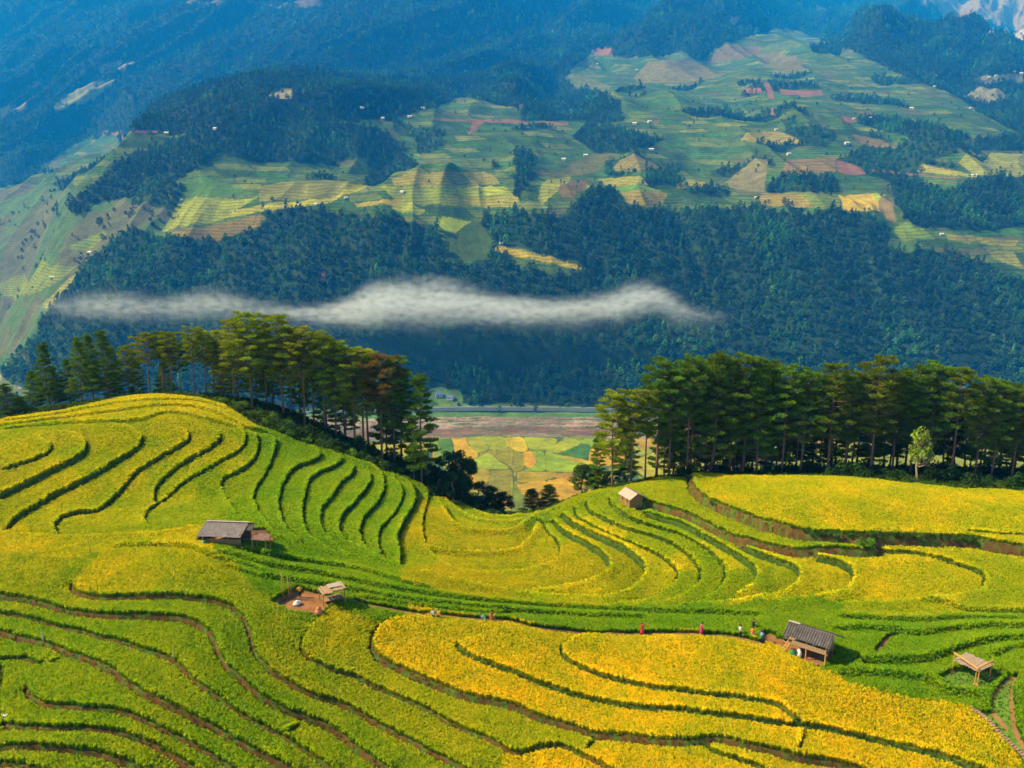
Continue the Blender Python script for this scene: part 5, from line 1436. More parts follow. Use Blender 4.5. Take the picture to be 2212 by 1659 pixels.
ld = MB(); ld.tube([(-3.6, -2.6, 0), (-2.7, -1.8, 1.9)], .06); ld.tube([(-3.1, -3.1, 0), (-2.2, -2.2, 1.9)], .06)
for k in range(5):
    q_ = (k + .5) / 5; ld.box((-3.6 + .9 * q_ + .25, -2.6 + .8 * q_ - .22, 1.9 * q_), (.8, .14, .04), rz=-.8)
lo = ld.build("ladder", M_wood_y, None); lo.location = h4.location; lo.rotation_euler = h4.rotation_euler; tag(lo, "bamboo ladder leaning on the left end of the stilt hut", "ladder")
def hut_pt(root, x, y, z=0.0):
    a = root.rotation_euler.z; return (root.location.x + x * math.cos(a) - y * math.sin(a), root.location.y + x * math.sin(a) + y * math.cos(a), root.location.z + z)
def lathe(prof, n=16):
    m_ = MB(); b = 0
    for r_, z_ in prof:
        for k in range(n): m_.v.append((r_ * math.cos(6.2832 * k / n), r_ * math.sin(6.2832 * k / n), z_))
    for i in range(len(prof) - 1):
        for k in range(n): k2 = (k + 1) % n; m_.f.append((i * n + k, i * n + k2, (i + 1) * n + k2, (i + 1) * n + k))
    m_.f.append(tuple(range(n))[::-1]); m_.f.append(tuple((len(prof) - 1) * n + k for k in range(n))); return m_
bl = empty("barrel", hut_pt(h4, -1.7, -2.3)); tag(bl, "green plastic barrel under the left end of the stilt hut", "barrel")
lathe([(.36, 0), (.42, .15), (.44, .55), (.42, .95), (.36, 1.1)]).build("drum", M_green, bl, True)
lathe([(.38, 1.1), (.39, 1.16), (.1, 1.19)]).build("lid", M_dark, bl, True)
def sack(loc, s, label, tilt=.3):
    r = np.random.default_rng(int(abs(loc[0] * 100)) % 999); m_ = lathe([(.14 * s, .02 * s), (.30 * s, .08 * s), (.33 * s, .35 * s), (.30 * s, .62 * s), (.16 * s, .8 * s), (.10 * s, .84 * s), (.17 * s, .93 * s)], 14)
    m_.v = [(v[0] * (1 + r.uniform(-.12, .12)), v[1] * (1 + r.uniform(-.12, .12)), v[2]) for v in m_.v]
    o = m_.build("sack", M_white, None, True); o.location = loc; o.rotation_euler = (tilt, .1, r.uniform(0, 6)); tag(o, label, "sack"); return o
sack(hut_pt(h4, -1.0, -2.0), 1.3, "white sack standing right beside the green barrel")
sack(hut_pt(h4, .9, -1.3, 1.8), .8, "white sack lying on the stilt hut floor behind the boards")
pl_ = lathe([(.05, 0), (.22, .02), (.30, .12), (.28, .13)], 14).build("basin", M_clay, None, True); pl_.location = hut_pt(h4, 1.6, -2.4, .02); tag(pl_, "small red basin on the earth in front of the stilt hut", "basin")

# --- the long grey hut on the left
x, Y, z = on_ground(491, 1172, .1)
h1 = empty("field_hut", (x, Y + .6, z), math.radians(-5)); h1.scale = (.9, .9, .9); tag(h1, "long open hut with a grey corrugated roof below the left hill", "hut")
rf = MB(); rf.sheet(corr(-3.9, 3.9, 0, 3.75, -3.0, 2.15, .28, .05, seed=5, dx=-.35)); r1 = rf.build("roof", M_roof_g, h1)
rf = MB(); rf.sheet(corr(-3.7, 4.9, .05, 3.7, 2.3, 2.6, .28, .05, seed=6)); rf.build("roof", M_roof_g, h1)
rf = MB(); rf.box((.2, 0, 3.84), (7.9, .42, .05)); rf.build("ridge_cap", M_roof_p, h1)
pb = MB(); pb.sheet(corr(3.95, 5.0, 0, 3.5, -1.3, 2.85, .28, .05, seed=8)); pb.build("roof", M_roof_d, h1)
for a, b in ((-3.4, -2.5), (-1.2, -2.5), (1.1, -2.5), (3.3, -2.5), (-3.4, 1.6), (0, 1.6), (3.3, 1.6)):
    p_ = MB(); p_.tube([(a, b, -.5), (a, b, 2.6)], .09, 8); p_.build("post", M_wood_b, h1)
w_ = MB()
for k in range(20): w_.box((-3.3 + k * .35, 1.7, 1.15), (.32, .04, 2.2))
w_.build("back_wall", M_dark, h1)
w_ = MB(); w_.box((-.8, -.6, .7), (4.8, 2.6, .08)); w_.build("floor", M_wood_b, h1)
w_ = MB()
for k in range(11): w_.box((-3.45, -2.2 + k * .36, 1.1), (.04, .33, 1.9))
w_.build("end_wall", M_dark, h1)
w_ = MB()
for k in range(6): w_.box((-.1 + k * .05, -2.52, .35 + k * .22), (6.2, .04, .17))
w_.build("front_rail", M_wood_b, h1)
bx_ = empty("barrel", hut_pt(h1, -2.6, -2.9, 0)); tag(bx_, "green drum under the left end of the long grey hut", "barrel")
lathe([(.30, 0), (.34, .2), (.34, .8), (.30, 1.15)]).build("drum", M_green, bx_, True)
lathe([(.31, 1.15), (.32, 1.2), (.08, 1.23)]).build("lid", M_green, bx_, True)
lt = empty("lean_to", hut_pt(h1, 6.0, -1.6, 0), math.radians(-8)); tag(lt, "low rusty lean-to at the right end of the long grey hut", "shelter")
m_ = MB(); m_.sheet(corr(-1.2, 1.4, .9, 1.9, -.9, 1.55, .26, .04, seed=9)); m_.build("roof", mat_noise("rusty_sheet", (.17, .09, .07), (.34, .22, .19), 3, .8), lt)
for a, b in ((-1, -.8), (1.2, -.8), (-1, .8), (1.2, .8)):
    m_ = MB(); m_.tube([(a, b, -.3), (a, b, 1.7)], .06, 7); m_.build("post", M_wood_b, lt)

M_hw = mat_noise('ochre_plank', (.14, .085, .035), (.36, .23, .09), 5, .85, (1.5, 1, .3), .4)
# --- the small gabled hut
x, Y, z = on_ground(1364, 1092, .1)
h3 = empty("gabled_hut", (x, Y + .8, z), math.radians(24)); tag(h3, "small plank hut with a pale gabled roof above the bowl", "hut")
def plain(x0, y0, z0, x1, y1, z1, th=.05):
    return [[(x0, y0, z0), (x0, y1, z0)], [(x1, y0, z1), (x1, y1, z1)]]
m_ = MB(); m_.sheet([[(0, -2.35, 3.05), (0, 2.2, 3.05)], [(-1.75, -2.35, 1.95), (-1.75, 2.2, 1.95)]], .06); m_.build("roof", M_roof_p, h3)
m_ = MB(); m_.sheet([[(.03, -2.35, 3.08), (.03, 2.2, 3.08)], [(2.35, -2.35, 1.9), (2.35, 2.2, 1.9)]], .06); m_.build("roof", roof_mat("shaded_roof", (.22, .15, .12), (.34, .25, .21), (.42, .34, .29)), h3)  # right slope faces away from the sun: its shade is put into the colour
m_ = MB()
for k in range(9):
    xx = -1.35 + k * .34; top = 2.95 - abs(xx) * .62; m_.box((xx, -1.85, top / 2 - .1), (.31, .05, top + .1))
m_.build("front_wall", M_hw, h3)
m_ = MB()
for k in range(9):
    xx = -1.35 + k * .34; top = 2.95 - abs(xx) * .62; m_.box((xx, 1.85, top / 2 - .1), (.31, .05, top + .1))
m_.build("back_wall", M_wood_b, h3)
m_ = MB()
for k in range(11):
    if k in (2, 7): m_.box((-1.52, -1.7 + k * .34, .45), (.05, .31, 1.1)); continue
    m_.box((-1.52, -1.7 + k * .34, .95), (.05, .31, 2.1))
m_.build("side_wall", M_hw, h3)
m_ = MB()
for k in range(11): m_.box((1.52, -1.7 + k * .34, .95), (.05, .31, 2.1))
m_.build("side_wall", M_wood_b, h3)
m_ = MB(); m_.box((0, 0, .2), (2.9, 3.6, .08)); m_.build("floor", M_dark, h3)

# --- the plank shelter in the earth clearing
x, Y, z = on_ground(553 + 655 * .25, 1237.6 + 255 * .25, 0)
h2 = empty("plank_shelter", (x, Y + .4, z), math.radians(30)); tag(h2, "flat plank shelter on thin posts at the red earth clearing", "shelter")
m_ = MB()
for k in range(9): m_.box((-1.6 + k * .40, .1 * math.sin(k * 2.0), 2.0 + .05 * math.sin(k * 1.7) + k * .03), (.36, 2.5 + .3 * math.sin(k * 3), .05), rx=.04 * math.sin(k))
m_.build("roof", M_wood_p, h2)
m_ = MB(); m_.box((.6, .3, 2.33), (2.2, 1.3, .05), ry=.05); m_.build("roof_sheet", M_roof_p, h2)
for a, b in ((-1.6, -1.0), (1.6, -1.0), (-1.6, 1.0), (1.6, 1.0)):
    m_ = MB(); m_.tube([(a, b, -.3), (a, b, 2.02)], .06, 7); m_.build("post", M_wood_b, h2)
m_ = MB(); m_.tube([(-1.8, -1.0, 1.9), (1.9, -1.0, 2.0)], .05); m_.tube([(-1.8, 1.0, 1.9), (1.9, 1.0, 2.0)], .05); m_.build("beam", M_wood_b, h2)
m_ = MB(); m_.box((0, 0, .55), (2.9, 1.6, .06)); m_.build("bench", M_wood_b, h2)
def pole(name, cr_, p0, p1, rad, mat, label, cat, lift=.12, group=None):
    """a pole lying along the ground between two traced points"""
    uv = catmull(tr(cr_, p0 + ' ' + p1) if isinstance(p0, str) else np.array([p0, p1]), 12)
    xs_, Ys_ = near.cast(uv, 60, 205, lift); zs_ = near.h(xs_, Ys_) + lift
    k = np.linspace(0, 1, len(xs_)); zz = np.interp(k, [0, .5, 1], [zs_[0], max(np.median(zs_), (zs_[0] + zs_[-1]) / 2), zs_[-1]])
    m_ = MB(); m_.tube([(a, b, max(c, d)) for a, b, c, d in zip(xs_, Ys_, zz, zs_)], rad, 8); o = m_.build(name, mat, None, True); tag(o, label, cat, group); return o
pole("log", 'b1', '370,97', '592,150', .22, M_wood_p, "pale thick log lying along the back of the red earth clearing", "log", .35)
def tall_pole(u, v, h, mat, label, rad=.06, lean=(.02, .0), group=None, name="bamboo_pole"):
    x, Y, z = on_ground(u, v, 0)
    m_ = MB(); m_.tube([(0, 0, -.3), (lean[0] * h * .5, lean[1] * h * .5, h * .5), (lean[0] * h, lean[1] * h, h)], [rad, rad * .85, rad * .6], 7)
    o = m_.build(name, mat, None, True); o.location = (x, Y, z); tag(o, label, "pole", group); return o
tall_pole(553 + 232 * .25, 1237.6 + 205 * .25, 3.9, M_wood_y, "tall thick bamboo pole at the left end of the red earth clearing", .09, (-.01, 0))
tall_pole(553 + 244 * .25, 1237.6 + 215 * .25, 3.0, M_wood_y, "shorter thin pole right beside the leftmost clearing pole", .05)
tall_pole(553 + 290 * .25, 1237.6 + 215 * .25, 3.6, M_wood_y, "tall bamboo pole leaning left, third in the clearing", .07, (-.05, 0))
tall_pole(553 + 312 * .25, 1237.6 + 222 * .25, 3.3, M_wood_b, "brown bamboo pole leaning left, rightmost in the clearing", .06, (-.08, 0))
x, Y, z = on_ground(553 + 355 * .25, 1237.6 + 275 * .25, 0); sk = sack((x, Y, z), 1.6, "white heap of sacking on the red earth clearing", .0); sk.scale = (1.15, .9, .4)
x, Y, z = on_ground(553 + 543 * .25, 1237.6 + 352 * .25, 0)
m_ = lathe([(.3, 0), (.5, .15), (.55, .5), (.35, .8), (.28, .95), (.34, 1.0)]); o = m_.build("clay_jar", M_clay, None, True); o.location = (x, Y, z - .1); tag(o, "squat reddish clay jar at the near corner of the clearing", "jar")

# --- the bamboo platform with two thick rails
x, Y, z = on_ground(1659 + 1760 * .25, 1237.6 + 915 * .25, 0)
h5 = empty("bamboo_platform", (x, Y + .7, z), math.radians(-58)); tag(h5, "bamboo platform on stilts with two thick yellow rails", "platform")
m_ = MB()
r = np.random.default_rng(4)
for k in range(17): m_.box((-1.75 + k * .22, .55 + r.uniform(-.15, .15), 1.95 + .02 * (k % 2)), (.17, 3.5 + r.uniform(-.2, .3), .04), rz=r.uniform(-.03, .03))
m_.build("deck", mat_noise("grey_bamboo", (.26, .18, .15), (.50, .38, .32), 4, .8), h5)
for a, b, t_ in ((-1.8, -1.0, 3.0), (1.7, -1.0, 2.4), (1.35, -1.0, 1.95), (-1.8, 2.1, 1.95), (1.7, 2.1, 2.6)):
    m_ = MB(); m_.tube([(a, b, -.35), (a + .05, b, t_)], [.08, .07], 8); m_.build("post", M_wood_y, h5)
m_ = MB(); m_.tube([(-1.85, -1.05, 3.0), (1.6, -1.1, 2.25)], [.13, .15], 9); m_.build("rail", M_wood_y, h5)
m_ = MB(); m_.tube([(1.65, -1.3, 2.4), (1.75, 2.4, 2.55)], [.14, .13], 9); m_.build("rail", M_wood_y, h5)
m_ = MB(); m_.tube([(-1.9, -.9, 1.88), (1.9, -.9, 1.88)], .05); m_.tube([(-1.9, 2.05, 1.88), (1.9, 2.05, 1.88)], .05); m_.build("beam", M_wood_y, h5)
for a, b in ((-1.8, -1.0), (1.6, -1.0)):
    px_p = hut_pt(h5, a, b, 0); m_ = lathe([(.42, 0), (.36, .12), (.12, .2)], 12); o = m_.build("earth_mound", M_clay, None, True); o.location = (px_p[0], px_p[1], float(near.h(px_p[0], px_p[1])) - .03); tag(o, "little red earth mound at the foot of the %s post of the bamboo platform" % ("left" if a < 0 else "front corner"), "mound")

# --- walkway, poles and markers
uv = catmull(tr('b3', '1752,1185 1830,1240 1910,1310 1990,1400 2070,1480 2150,1550 2240,1640 2330,1720'), 5)
xs_, Ys_ = near.cast(uv, 60, 205, .1); zs_ = near.h(xs_, Ys_)
m_ = MB(); d_ = np.hypot(np.diff(xs_), np.diff(Ys_)); cum_ = np.concatenate([[0], np.cumsum(d_)])
for q_ in np.arange(0, cum_[-1], .34):
    a = np.interp(q_, cum_, xs_); b = np.interp(q_, cum_, Ys_); a2 = np.interp(q_ + .2, cum_, xs_); b2 = np.interp(q_ + .2, cum_, Ys_)
    m_.box((a, b, float(near.h(a, b)) + .55 + .015 * math.sin(q_ * 9)), (.36, .62, .10), rz=math.atan2(b2 - b, a2 - a))
o = m_.build("plank_walkway", mat_noise("pinkish_plank", (.22, .13, .095), (.38, .25, .19), 3, .85), None); tag(o, "narrow pinkish plank walkway along the golden field at the lower right", "walkway")
pole("plank", 'b1', '755,178', '945,234', .16, M_wood_p, "pale plank edging running right from the plank shelter", "plank", .2)
pole("water_pipe", 'a0', '0,1468 150,1500', '330,1530', .10, M_wood_p, "long pale bamboo pipe below the yellow strip at the left edge", "pipe", .25)
pole("water_pipe", 'a0', '620,1550', '850,1500', .10, M_wood_p, "short pale bamboo pipe at the foot of the upright stake", "pipe", .25)
tall_pole(197, 1206, 3.9, M_wood_b, "lone upright brown stake in the yellow strip on the left", .05, (-.03, 0))
tall_pole(553 * 0 + 1512 * .25, 1237.6 + 772 * .25, 1.9, M_wood_p, "pale bamboo stake on the bank in the lower left", .08, (-.04, 0), name="stake")
x, Y, z = on_ground(238 * .25, 1237.6 + 1010 * .25, 0)
m_ = MB(); m_.tube([(0, 0, -.2), (-.15, 0, 1.1)], .05, 6); o = m_.build("stake", mat_noise("red_paint", (.30, .03, .02), (.45, .06, .04), 3, .7), None); o.location = (x, Y, z); tag(o, "short red stake at the tip of a bank in the lower left", "stake")
x, Y, z = on_ground(375 * .25, 1237.6 + 597 * .25, 0)
fr_ = empty("rag_flag", (x, Y, z)); tag(fr_, "white rag tied to a stick on a bank in the lower left", "flag")
m_ = MB(); m_.tube([(0, 0, -.2), (0, 0, 1.5)], .03, 6); m_.build("stick", M_wood_b, fr_)
m_ = MB(); m_.sheet([[(.0 + .16 * math.sin(j * 1.1) * (i / 4), .05 * j - .15, 1.5 - i * .3) for j in range(7)] for i in range(5)], .02); m_.v = [(v[0], v[1], v[2]) for v in m_.v]; cl_ = m_.build("cloth", M_white, fr_); 
m_ = MB(); m_.sheet([[(.05 * j - .12, .1 * math.sin(j) * (i / 4), 1.48 - i * .3) for j in range(6)] for i in range(5)], .02); m_.build("cloth", M_white, fr_)
x, Y, z = on_ground(50 * .25, 1237.6 + 1278 * .25, 0)
cn = empty("plastic_can", (x, Y, z + .2)); tag(cn, "small white and blue can on the bank at the left edge", "can")
m_ = MB(); m_.box((0, 0, .3), (.5, .4, .6)); bo_ = m_.build("body", M_white, cn); bv = bo_.modifiers.new("b", 'BEVEL'); bv.width = .07; bv.segments = 3
m_ = MB(); m_.box((.05, -.21, .33), (.28, .03, .3)); m_.build("sticker", mat_noise("blue_sticker", (.03, .16, .5), (.06, .25, .6), 3, .5), cn)
lathe([(.07, .6), (.07, .68), (.05, .7)], 10).build("cap", mat_noise("blue_cap", (.03, .16, .5), (.06, .25, .6), 3, .5), cn)
# two sheds on the crest of the golden hill
for u, v, Y, w, lb in ((392, 852, 187.5, 1.5, "left, lower one of two pale roofed sheds behind the golden crest"), (411, 853, 187, 2.0, "right, whiter one of two pale roofed sheds behind the golden crest")):
    x, zt = at_uY(u, v - 4, Y)
    g = float(near.h(x, Y)); root = empty("crest_shed", (x, Y, zt - 2.2), math.radians(20)); tag(root, lb, "shed")
    m_ = MB(); m_.sheet([[(-w, -1.2, 1.7), (-w, 0, 2.3), (-w, 1.2, 1.7)], [(w, -1.2, 1.7), (w, 0, 2.3), (w, 1.2, 1.7)]], .06); m_.build("roof", M_roof_p, root)
    m_ = MB(); m_.box((0, 0, .75), (w * 1.8, 2.0, 1.9)); m_.build("wall", M_wood_b, root)
    for a in (-w * .8, w * .8):
        for b_ in (-.9, .9):
            m_ = MB(); m_.tube([(a, b_, g - zt + 2.0), (a, b_, 1.7)], .07, 6); m_.build("post", M_wood_b, root)

# ------------------------------------------------------------ farmhouses across the valley
M_fw = mat_noise("limewash", (.42, .40, .36), (.62, .60, .55), .3, .9); M_fr = mat_noise("tin_roof", (.45, .47, .50), (.70, .72, .74), .3, .6); M_fb = mat_noise("blue_tin_roof", (.06, .12, .30), (.12, .20, .42), .3, .6); M_wd = mat_noise("window_dark", (.02, .02, .02), (.05, .05, .05), 1, .5)
def house_parts(roofm):
    root = empty("farmhouse", (0, 0, 0))
    m_ = MB(); m_.box((0, 0, 1.2), (8, 5, 3.6)); m_.v += [(-4, -2.5, 3), (-4, 2.5, 3), (-4, 0, 4.5), (4, -2.5, 3), (4, 2.5, 3), (4, 0, 4.5)]; b = len(m_.v) - 6; m_.f += [(b, b + 2, b + 1), (b + 3, b + 4, b + 5)]
    m_.build("wall", M_fw, root)
    m_ = MB(); m_.sheet([[(-4.5, -3.2, 2.7), (-4.5, 0, 4.7), (-4.5, 3.2, 2.7)], [(4.5, -3.2, 2.7), (4.5, 0, 4.7), (4.5, 3.2, 2.7)]], .12); m_.build("roof", roofm, root)
    m_ = MB(); m_.box((-.5, -2.53, 1.0), (1.1, .06, 2.0)); m_.build("door", M_wd, root)
    for a in (-2.5, 2.2):
        m_ = MB(); m_.box((a, -2.53, 1.7), (1.1, .06, 1.0)); m_.build("window", M_wd, root)
    return root
def place_far(root, u, v, s, rz, label, group=None, name=None):
    x, Y = far.cast(np.array([[u, v]]), 700, 7000)
    if not np.isfinite(Y[0]): return
    x, Y = float(x[0]), float(Y[0]); root.location = (x * SF, Y * SF, (float(far.h(x, Y)) + .2 * s) * SF); root.rotation_euler = (0, 0, rz); root.scale = (s * SF,) * 3; tag(root, label, "house", group)
protoh = house_parts(M_fr); used = False
def dup(root):
    r = root.copy(); link(r)
    for c in list(root.children): d = c.copy(); link(d); d.parent = r
    return r
FH = '827,257 885,254 914,236 782,235 1371,269 1403,265 1375,153 1218,346 1265,338 1407,326 1879,257 1963,265 2096,235 2019,188 1969,236 2104,382 1829,312 1704,335 2151,165 2191,156 2206,160 2136,169 2021,165 1676,282 195,548 112,602 747,429 683,443 1083,527 869,417 1633,428 2034,508 1290,140 1890,262 1845,258 360,290 465,280'
for i, p in enumerate(P_(FH)):
    hroot = protoh if not used else dup(protoh); used = True
    big_ = .75 if p[1] > 400 else .95
    place_far(hroot, p[0], p[1], big_ * rp.uniform(.8, 1.15), rp.uniform(-.6, .6), "tiny pale farmhouse dotted on the far mountain slope", "farmhouses scattered over the mountain")
b1_ = house_parts(M_fb)
def place_bank(root, u, Y, s, rz, lb):
    x, _ = at_uY(u, 800, Y); root.location = (x * SF, Y * SF, float(far.h(x, Y)) * SF); root.rotation_euler = (0, 0, rz); root.scale = (s * SF,) * 3; tag(root, lb, "house")
place_bank(b1_, 947, 951, 1.05, .2, "left one of two blue roofed houses above the river road"); b2_ = dup(b1_); place_bank(b2_, 972, 948, 1.0, -.4, "right one of two blue roofed houses above the river road")
b3_ = dup(protoh); place_bank(b3_, 1012, 933, .6, .2, "small white shed on the green bank right of the blue roofed houses")
# the river road
xs_ = np.linspace(-420, 420, 200); Yr_ = np.full(200, 0.0)
for i, a in enumerate(xs_):
    k = 925 + 6 - 0.00016 * a * a; Yr_[i] = k
P2 = [[(a, b - 4, 0), (a, b + 4, 0)] for a, b in zip(xs_, Yr_)]
zr_ = [max(float(far.h(a, b - 4)), float(far.h(a, b + 4)), float(far.h(a, b))) + 1.0 for a, b in zip(xs_, Yr_)]
zr_ = np.convolve(np.pad(zr_, 10, 'edge'), np.ones(21) / 21, 'valid') + .8
for i in range(200):
    for q_ in (0, 1): P2[i][q_] = (P2[i][q_][0], P2[i][q_][1], zr_[i])
m_ = MB(); m_.sheet(P2, .6); o = m_.build("river_road", mat_noise("road_asphalt", (.08, .08, .085), (.16, .16, .17), .2, .9), None); structure(o); o.scale = (SF, SF, SF)
m_ = MB(); m_.sheet([[(a, b - 4.6, z_ + .9), (a, b - 4.1, z_ + .9)] for a, b, z_ in zip(xs_, Yr_, zr_)], 5.0); o = m_.build("retaining_wall", mat_noise("concrete", (.36, .33, .30), (.52, .48, .44), .1, .9), None); structure(o); o.scale = (SF, SF, SF); o["label"] = "pale concrete wall holding the river road"
# ------------------------------------------------------------ people on the paths
def cloth(name, c): return mat_noise(name, tuple(x * .75 for x in c), tuple(min(1, x * 1.15) for x in c), 9, .85, bump=.3)
M_skin = mat_noise("skin", (.42, .24, .16), (.52, .31, .21), 6, .55)
M_hair = mat_noise("black_hair", (.008, .007, .006), (.02, .016, .014), 20, .5)
M_shoe = mat_noise("dark_shoe", (.02, .02, .02), (.05, .05, .05), 5, .6)
def person(u, v, label, top, bottom, dress=False, arms='down', face=0.0, h=1.95, bag=None, pose='stand', hat=None, at=None, dz=0.0, walk=.0):
    if at is None: x, Y, z = on_ground(u, v, .0)
    else: x, Y, z = at
    root = empty("person", (x, Y, z + dz), face); s = h / 1.7; root.scale = (s, s, s); tag(root, label, "person")
    lean = {'stand': 0, 'bend': .75, 'sit': .15}[pose]
    hip = Vector((0, 0, .90 if pose != 'sit' else .48)); 
    def up(t, dx=0.0, dy=0.0):   # along the spine
        return hip + Vector((dx, dy * math.cos(lean) - t * math.sin(lean), t * math.cos(lean) + dy * math.sin(lean) * 0))
    V = []; E = []; Rd = []
    def add(p, r_, parent=None):
        V.append(tuple(p)); Rd.append(r_)
        if parent is not None: E.append((parent, len(V) - 1))
        return len(V) - 1
    pel = add(hip, .125); wa = add(up(.16), .105, pel); ch = add(up(.36), .13, wa); nk = add(up(.52), .055, ch); n2 = add(up(.58), .05, nk)
    hd = add(up(.68), .088, n2); ht_ = add(up(.76), .082, hd); add(up(.80), .05, ht_); add(up(.68) + Vector((0, -.105, -.005)), .018, hd)
    J = {}
    for sd in (-1, 1):
        w_ = walk * sd
        hj = add(hip + Vector((sd * .09, 0, -.06)), .085, pel)
        if pose == 'sit':
            kn = add(hip + Vector((sd * .11, -.38, .02)), .06, hj); an = add(hip + Vector((sd * .11, -.42, -.40)), .04, kn)
        else:
            kn = add(Vector((sd * .10, -w_ * .5 - .02, .48)), .06, hj); an = add(Vector((sd * .10, w_ * .6, .08)), .04, kn)
        toe = add(Vector(V[an]) + Vector((0, -.14, -.04)), .032, an)
        sh = add(up(.46, sd * .17), .062, ch)
        if arms == 'down': el = Vector(V[sh]) + Vector((sd * .06, .02, -.27)); ha = el + Vector((sd * .02, -.06, -.24))
        elif arms == 'hold': el = Vector(V[sh]) + Vector((sd * .07, -.05, -.25)); ha = el + Vector((-sd * .10, -.22, .08))
        elif arms == 'camera': el = Vector(V[sh]) + Vector((sd * .10, -.14, -.16)); ha = el + Vector((-sd * .14, -.14, .22))
        elif arms == 'hip': el = Vector(V[sh]) + Vector((sd * .20, .04, -.20)); ha = el + Vector((-sd * .16, -.05, -.14))
        elif arms == 'wave': el = Vector(V[sh]) + Vector((sd * .2, -.02, -.10 if sd < 0 else .1)); ha = el + Vector((sd * .08, -.12, -.2 if sd < 0 else .22))
        e_ = add(el, .045, sh); hw = add(ha, .028, e_)
        dv = (ha - el).normalized(); pm = add(ha + dv * .07, .032, hw)
        sdv = Vector((1, 0, 0)) if abs(dv.x) < .7 else Vector((0, 1, 0))
        for f in range(4):
            o_ = sdv * (f - 1.5) * .017; ln = (.055, .065, .06, .045)[f]
            k1 = add(Vector(V[pm]) + o_ + dv * .02, .009, pm); k2 = add(Vector(V[k1]) + dv * ln * .6 + Vector((0, -.008, 0)), .008, k1); add(Vector(V[k2]) + dv * ln * .5 + Vector((0, -.018, 0)), .007, k2)
        t1 = add(ha + dv * .03 + sdv * .035 * -sd + Vector((0, -.01, 0)), .010, hw); add(Vector(V[t1]) + dv * .035 + sdv * .012 * -sd, .008, t1)
        J[sd] = (V[hj], V[kn], V[an], V[toe], V[sh], V[e_], V[hw])
    me = bpy.data.meshes.new("body"); me.from_pydata(V, E, []); me.update()
    bo = bpy.data.objects.new("body", me); link(bo, root)
    sk = bo.modifiers.new("skin", 'SKIN'); me.skin_vertices
    if not me.skin_vertices:
        bpy.context.view_layer.objects.active = bo
    ly = me.skin_vertices[0].data
    for i, r_ in enumerate(Rd): ly[i].radius = (r_, r_)
    ly[0].use_root = True
    sb = bo.modifiers.new("sub", 'SUBSURF'); sb.levels = 1; sb.render_levels = 1
    me.materials.append(M_skin)
    # shirt or jacket
    c = MB(); c.tube([up(-.02), up(.10), up(.30), up(.44), up(.51)], [.155, .145, .165, .150, .07], 12)
    for sd in (-1, 1):
        sh, el, ha = J[sd][4], J[sd][5], J[sd][6]; c.tube([up(.43, sd * .09), sh, el, Vector(el).lerp(Vector(ha), .8)], [.08, .075, .06, .045], 9)
    c.build("dress_top" if dress else "shirt", top, root, True)
    if dress:
        c = MB(); c.tube([up(.08), hip, hip + Vector((0, 0, -.3)), hip + Vector((0, 0, -.78))], [.14, .17, .22, .30], 14); c.build("skirt", bottom, root, True)
    else:
        c = MB(); c.tube([up(.04), hip + Vector((0, 0, -.04))], [.15, .155], 12)
        for sd in (-1, 1): c.tube([Vector(J[sd][0]) + Vector((0, 0, .06)), J[sd][0], J[sd][1], Vector(J[sd][2]) + Vector((0, 0, .03))], [.10, .105, .08, .062], 10)
        c.build("trousers", bottom, root, True)
    for sd in (-1, 1):
        c = MB(); a = Vector(J[sd][2]); c.tube([a + Vector((0, .05, -.045)), a + Vector((0, -.05, -.045)), a + Vector((0, -.17, -.055))], [.05, .055, .03], 9); c.build("shoe", M_shoe, root, True)
        e_ = MB(); q_ = up(.70) + Vector((sd * .034, -.092, 0)); e_.tube([q_ + Vector((-.012, 0, 0)), q_ + Vector((.012, 0, 0))], .010, 6); e_.build("eye", M_hair, root, True)
    c = MB(); hc = up(.72)
    c.tube([hc + Vector((0, .03, -.06)), hc + Vector((0, .025, .0)), hc + Vector((0, .015, .06)), hc + Vector((0, .01, .105))], [.085, .106, .098, .03], 12)
    if dress: c.tube([hc + Vector((0, .06, .02)), hc + Vector((0, .10, -.15)), hc + Vector((0, .09, -.32))], [.07, .07, .03], 9)
    c.build("hair", M_hair, root, True)
    if hat:
        c = MB(); c.tube([hc + Vector((0, 0, .05)), hc + Vector((0, 0, .07)), hc + Vector((0, 0, .13)), hc + Vector((0, 0, .16))], [.19, .12, .11, .05], 14); c.build("hat", hat, root, True)
    if bag:
        c = MB(); c.tube([up(.08) + Vector((0, .2, 0)), up(.24) + Vector((0, .22, 0)), up(.44) + Vector((0, .19, 0))], [.10, .14, .09], 10); c.build("backpack", bag, root, True)
    return root
cw = cloth("white_cotton", (.78, .78, .76)); cy = cloth("yellow_shirt", (.75, .42, .03)); cblk = cloth("black_cloth", (.025, .025, .03)); cr_ed = cloth("red_cloth", (.60, .04, .04)); cor = cloth("orange_jacket", (.85, .20, .02))
cmg = cloth("magenta_cloth", (.50, .03, .14)); cbl = cloth("blue_jacket", (.10, .28, .50)); cjn = cloth("blue_jeans", (.07, .12, .25)); cbe = cloth("beige_cloth", (.60, .42, .28)); ctl = cloth("teal_cloth", (.25, .62, .55)); cbr = cloth("brown_cloth", (.10, .05, .035)); cdr = cloth("dark_red_cloth", (.28, .04, .04))
person(936, 1341, "person in a white shirt and dark trousers, left of a pair on the path", cw, cbr, arms='hip', face=.4)
person(947, 1342, "person in a yellow shirt and dark trousers beside the white shirted one", cy, cblk, arms='hold', face=-.5)
person(1047, 1345, "person in pale teal bending down on the path", ctl, ctl, pose='bend', arms='hold', face=-1.2, h=1.8)
person(1062, 1344, "person in a dark red dress standing beside the bending one", cdr, cloth("rust_skirt", (.45, .10, .04)), dress=True, arms='hold', face=.6)
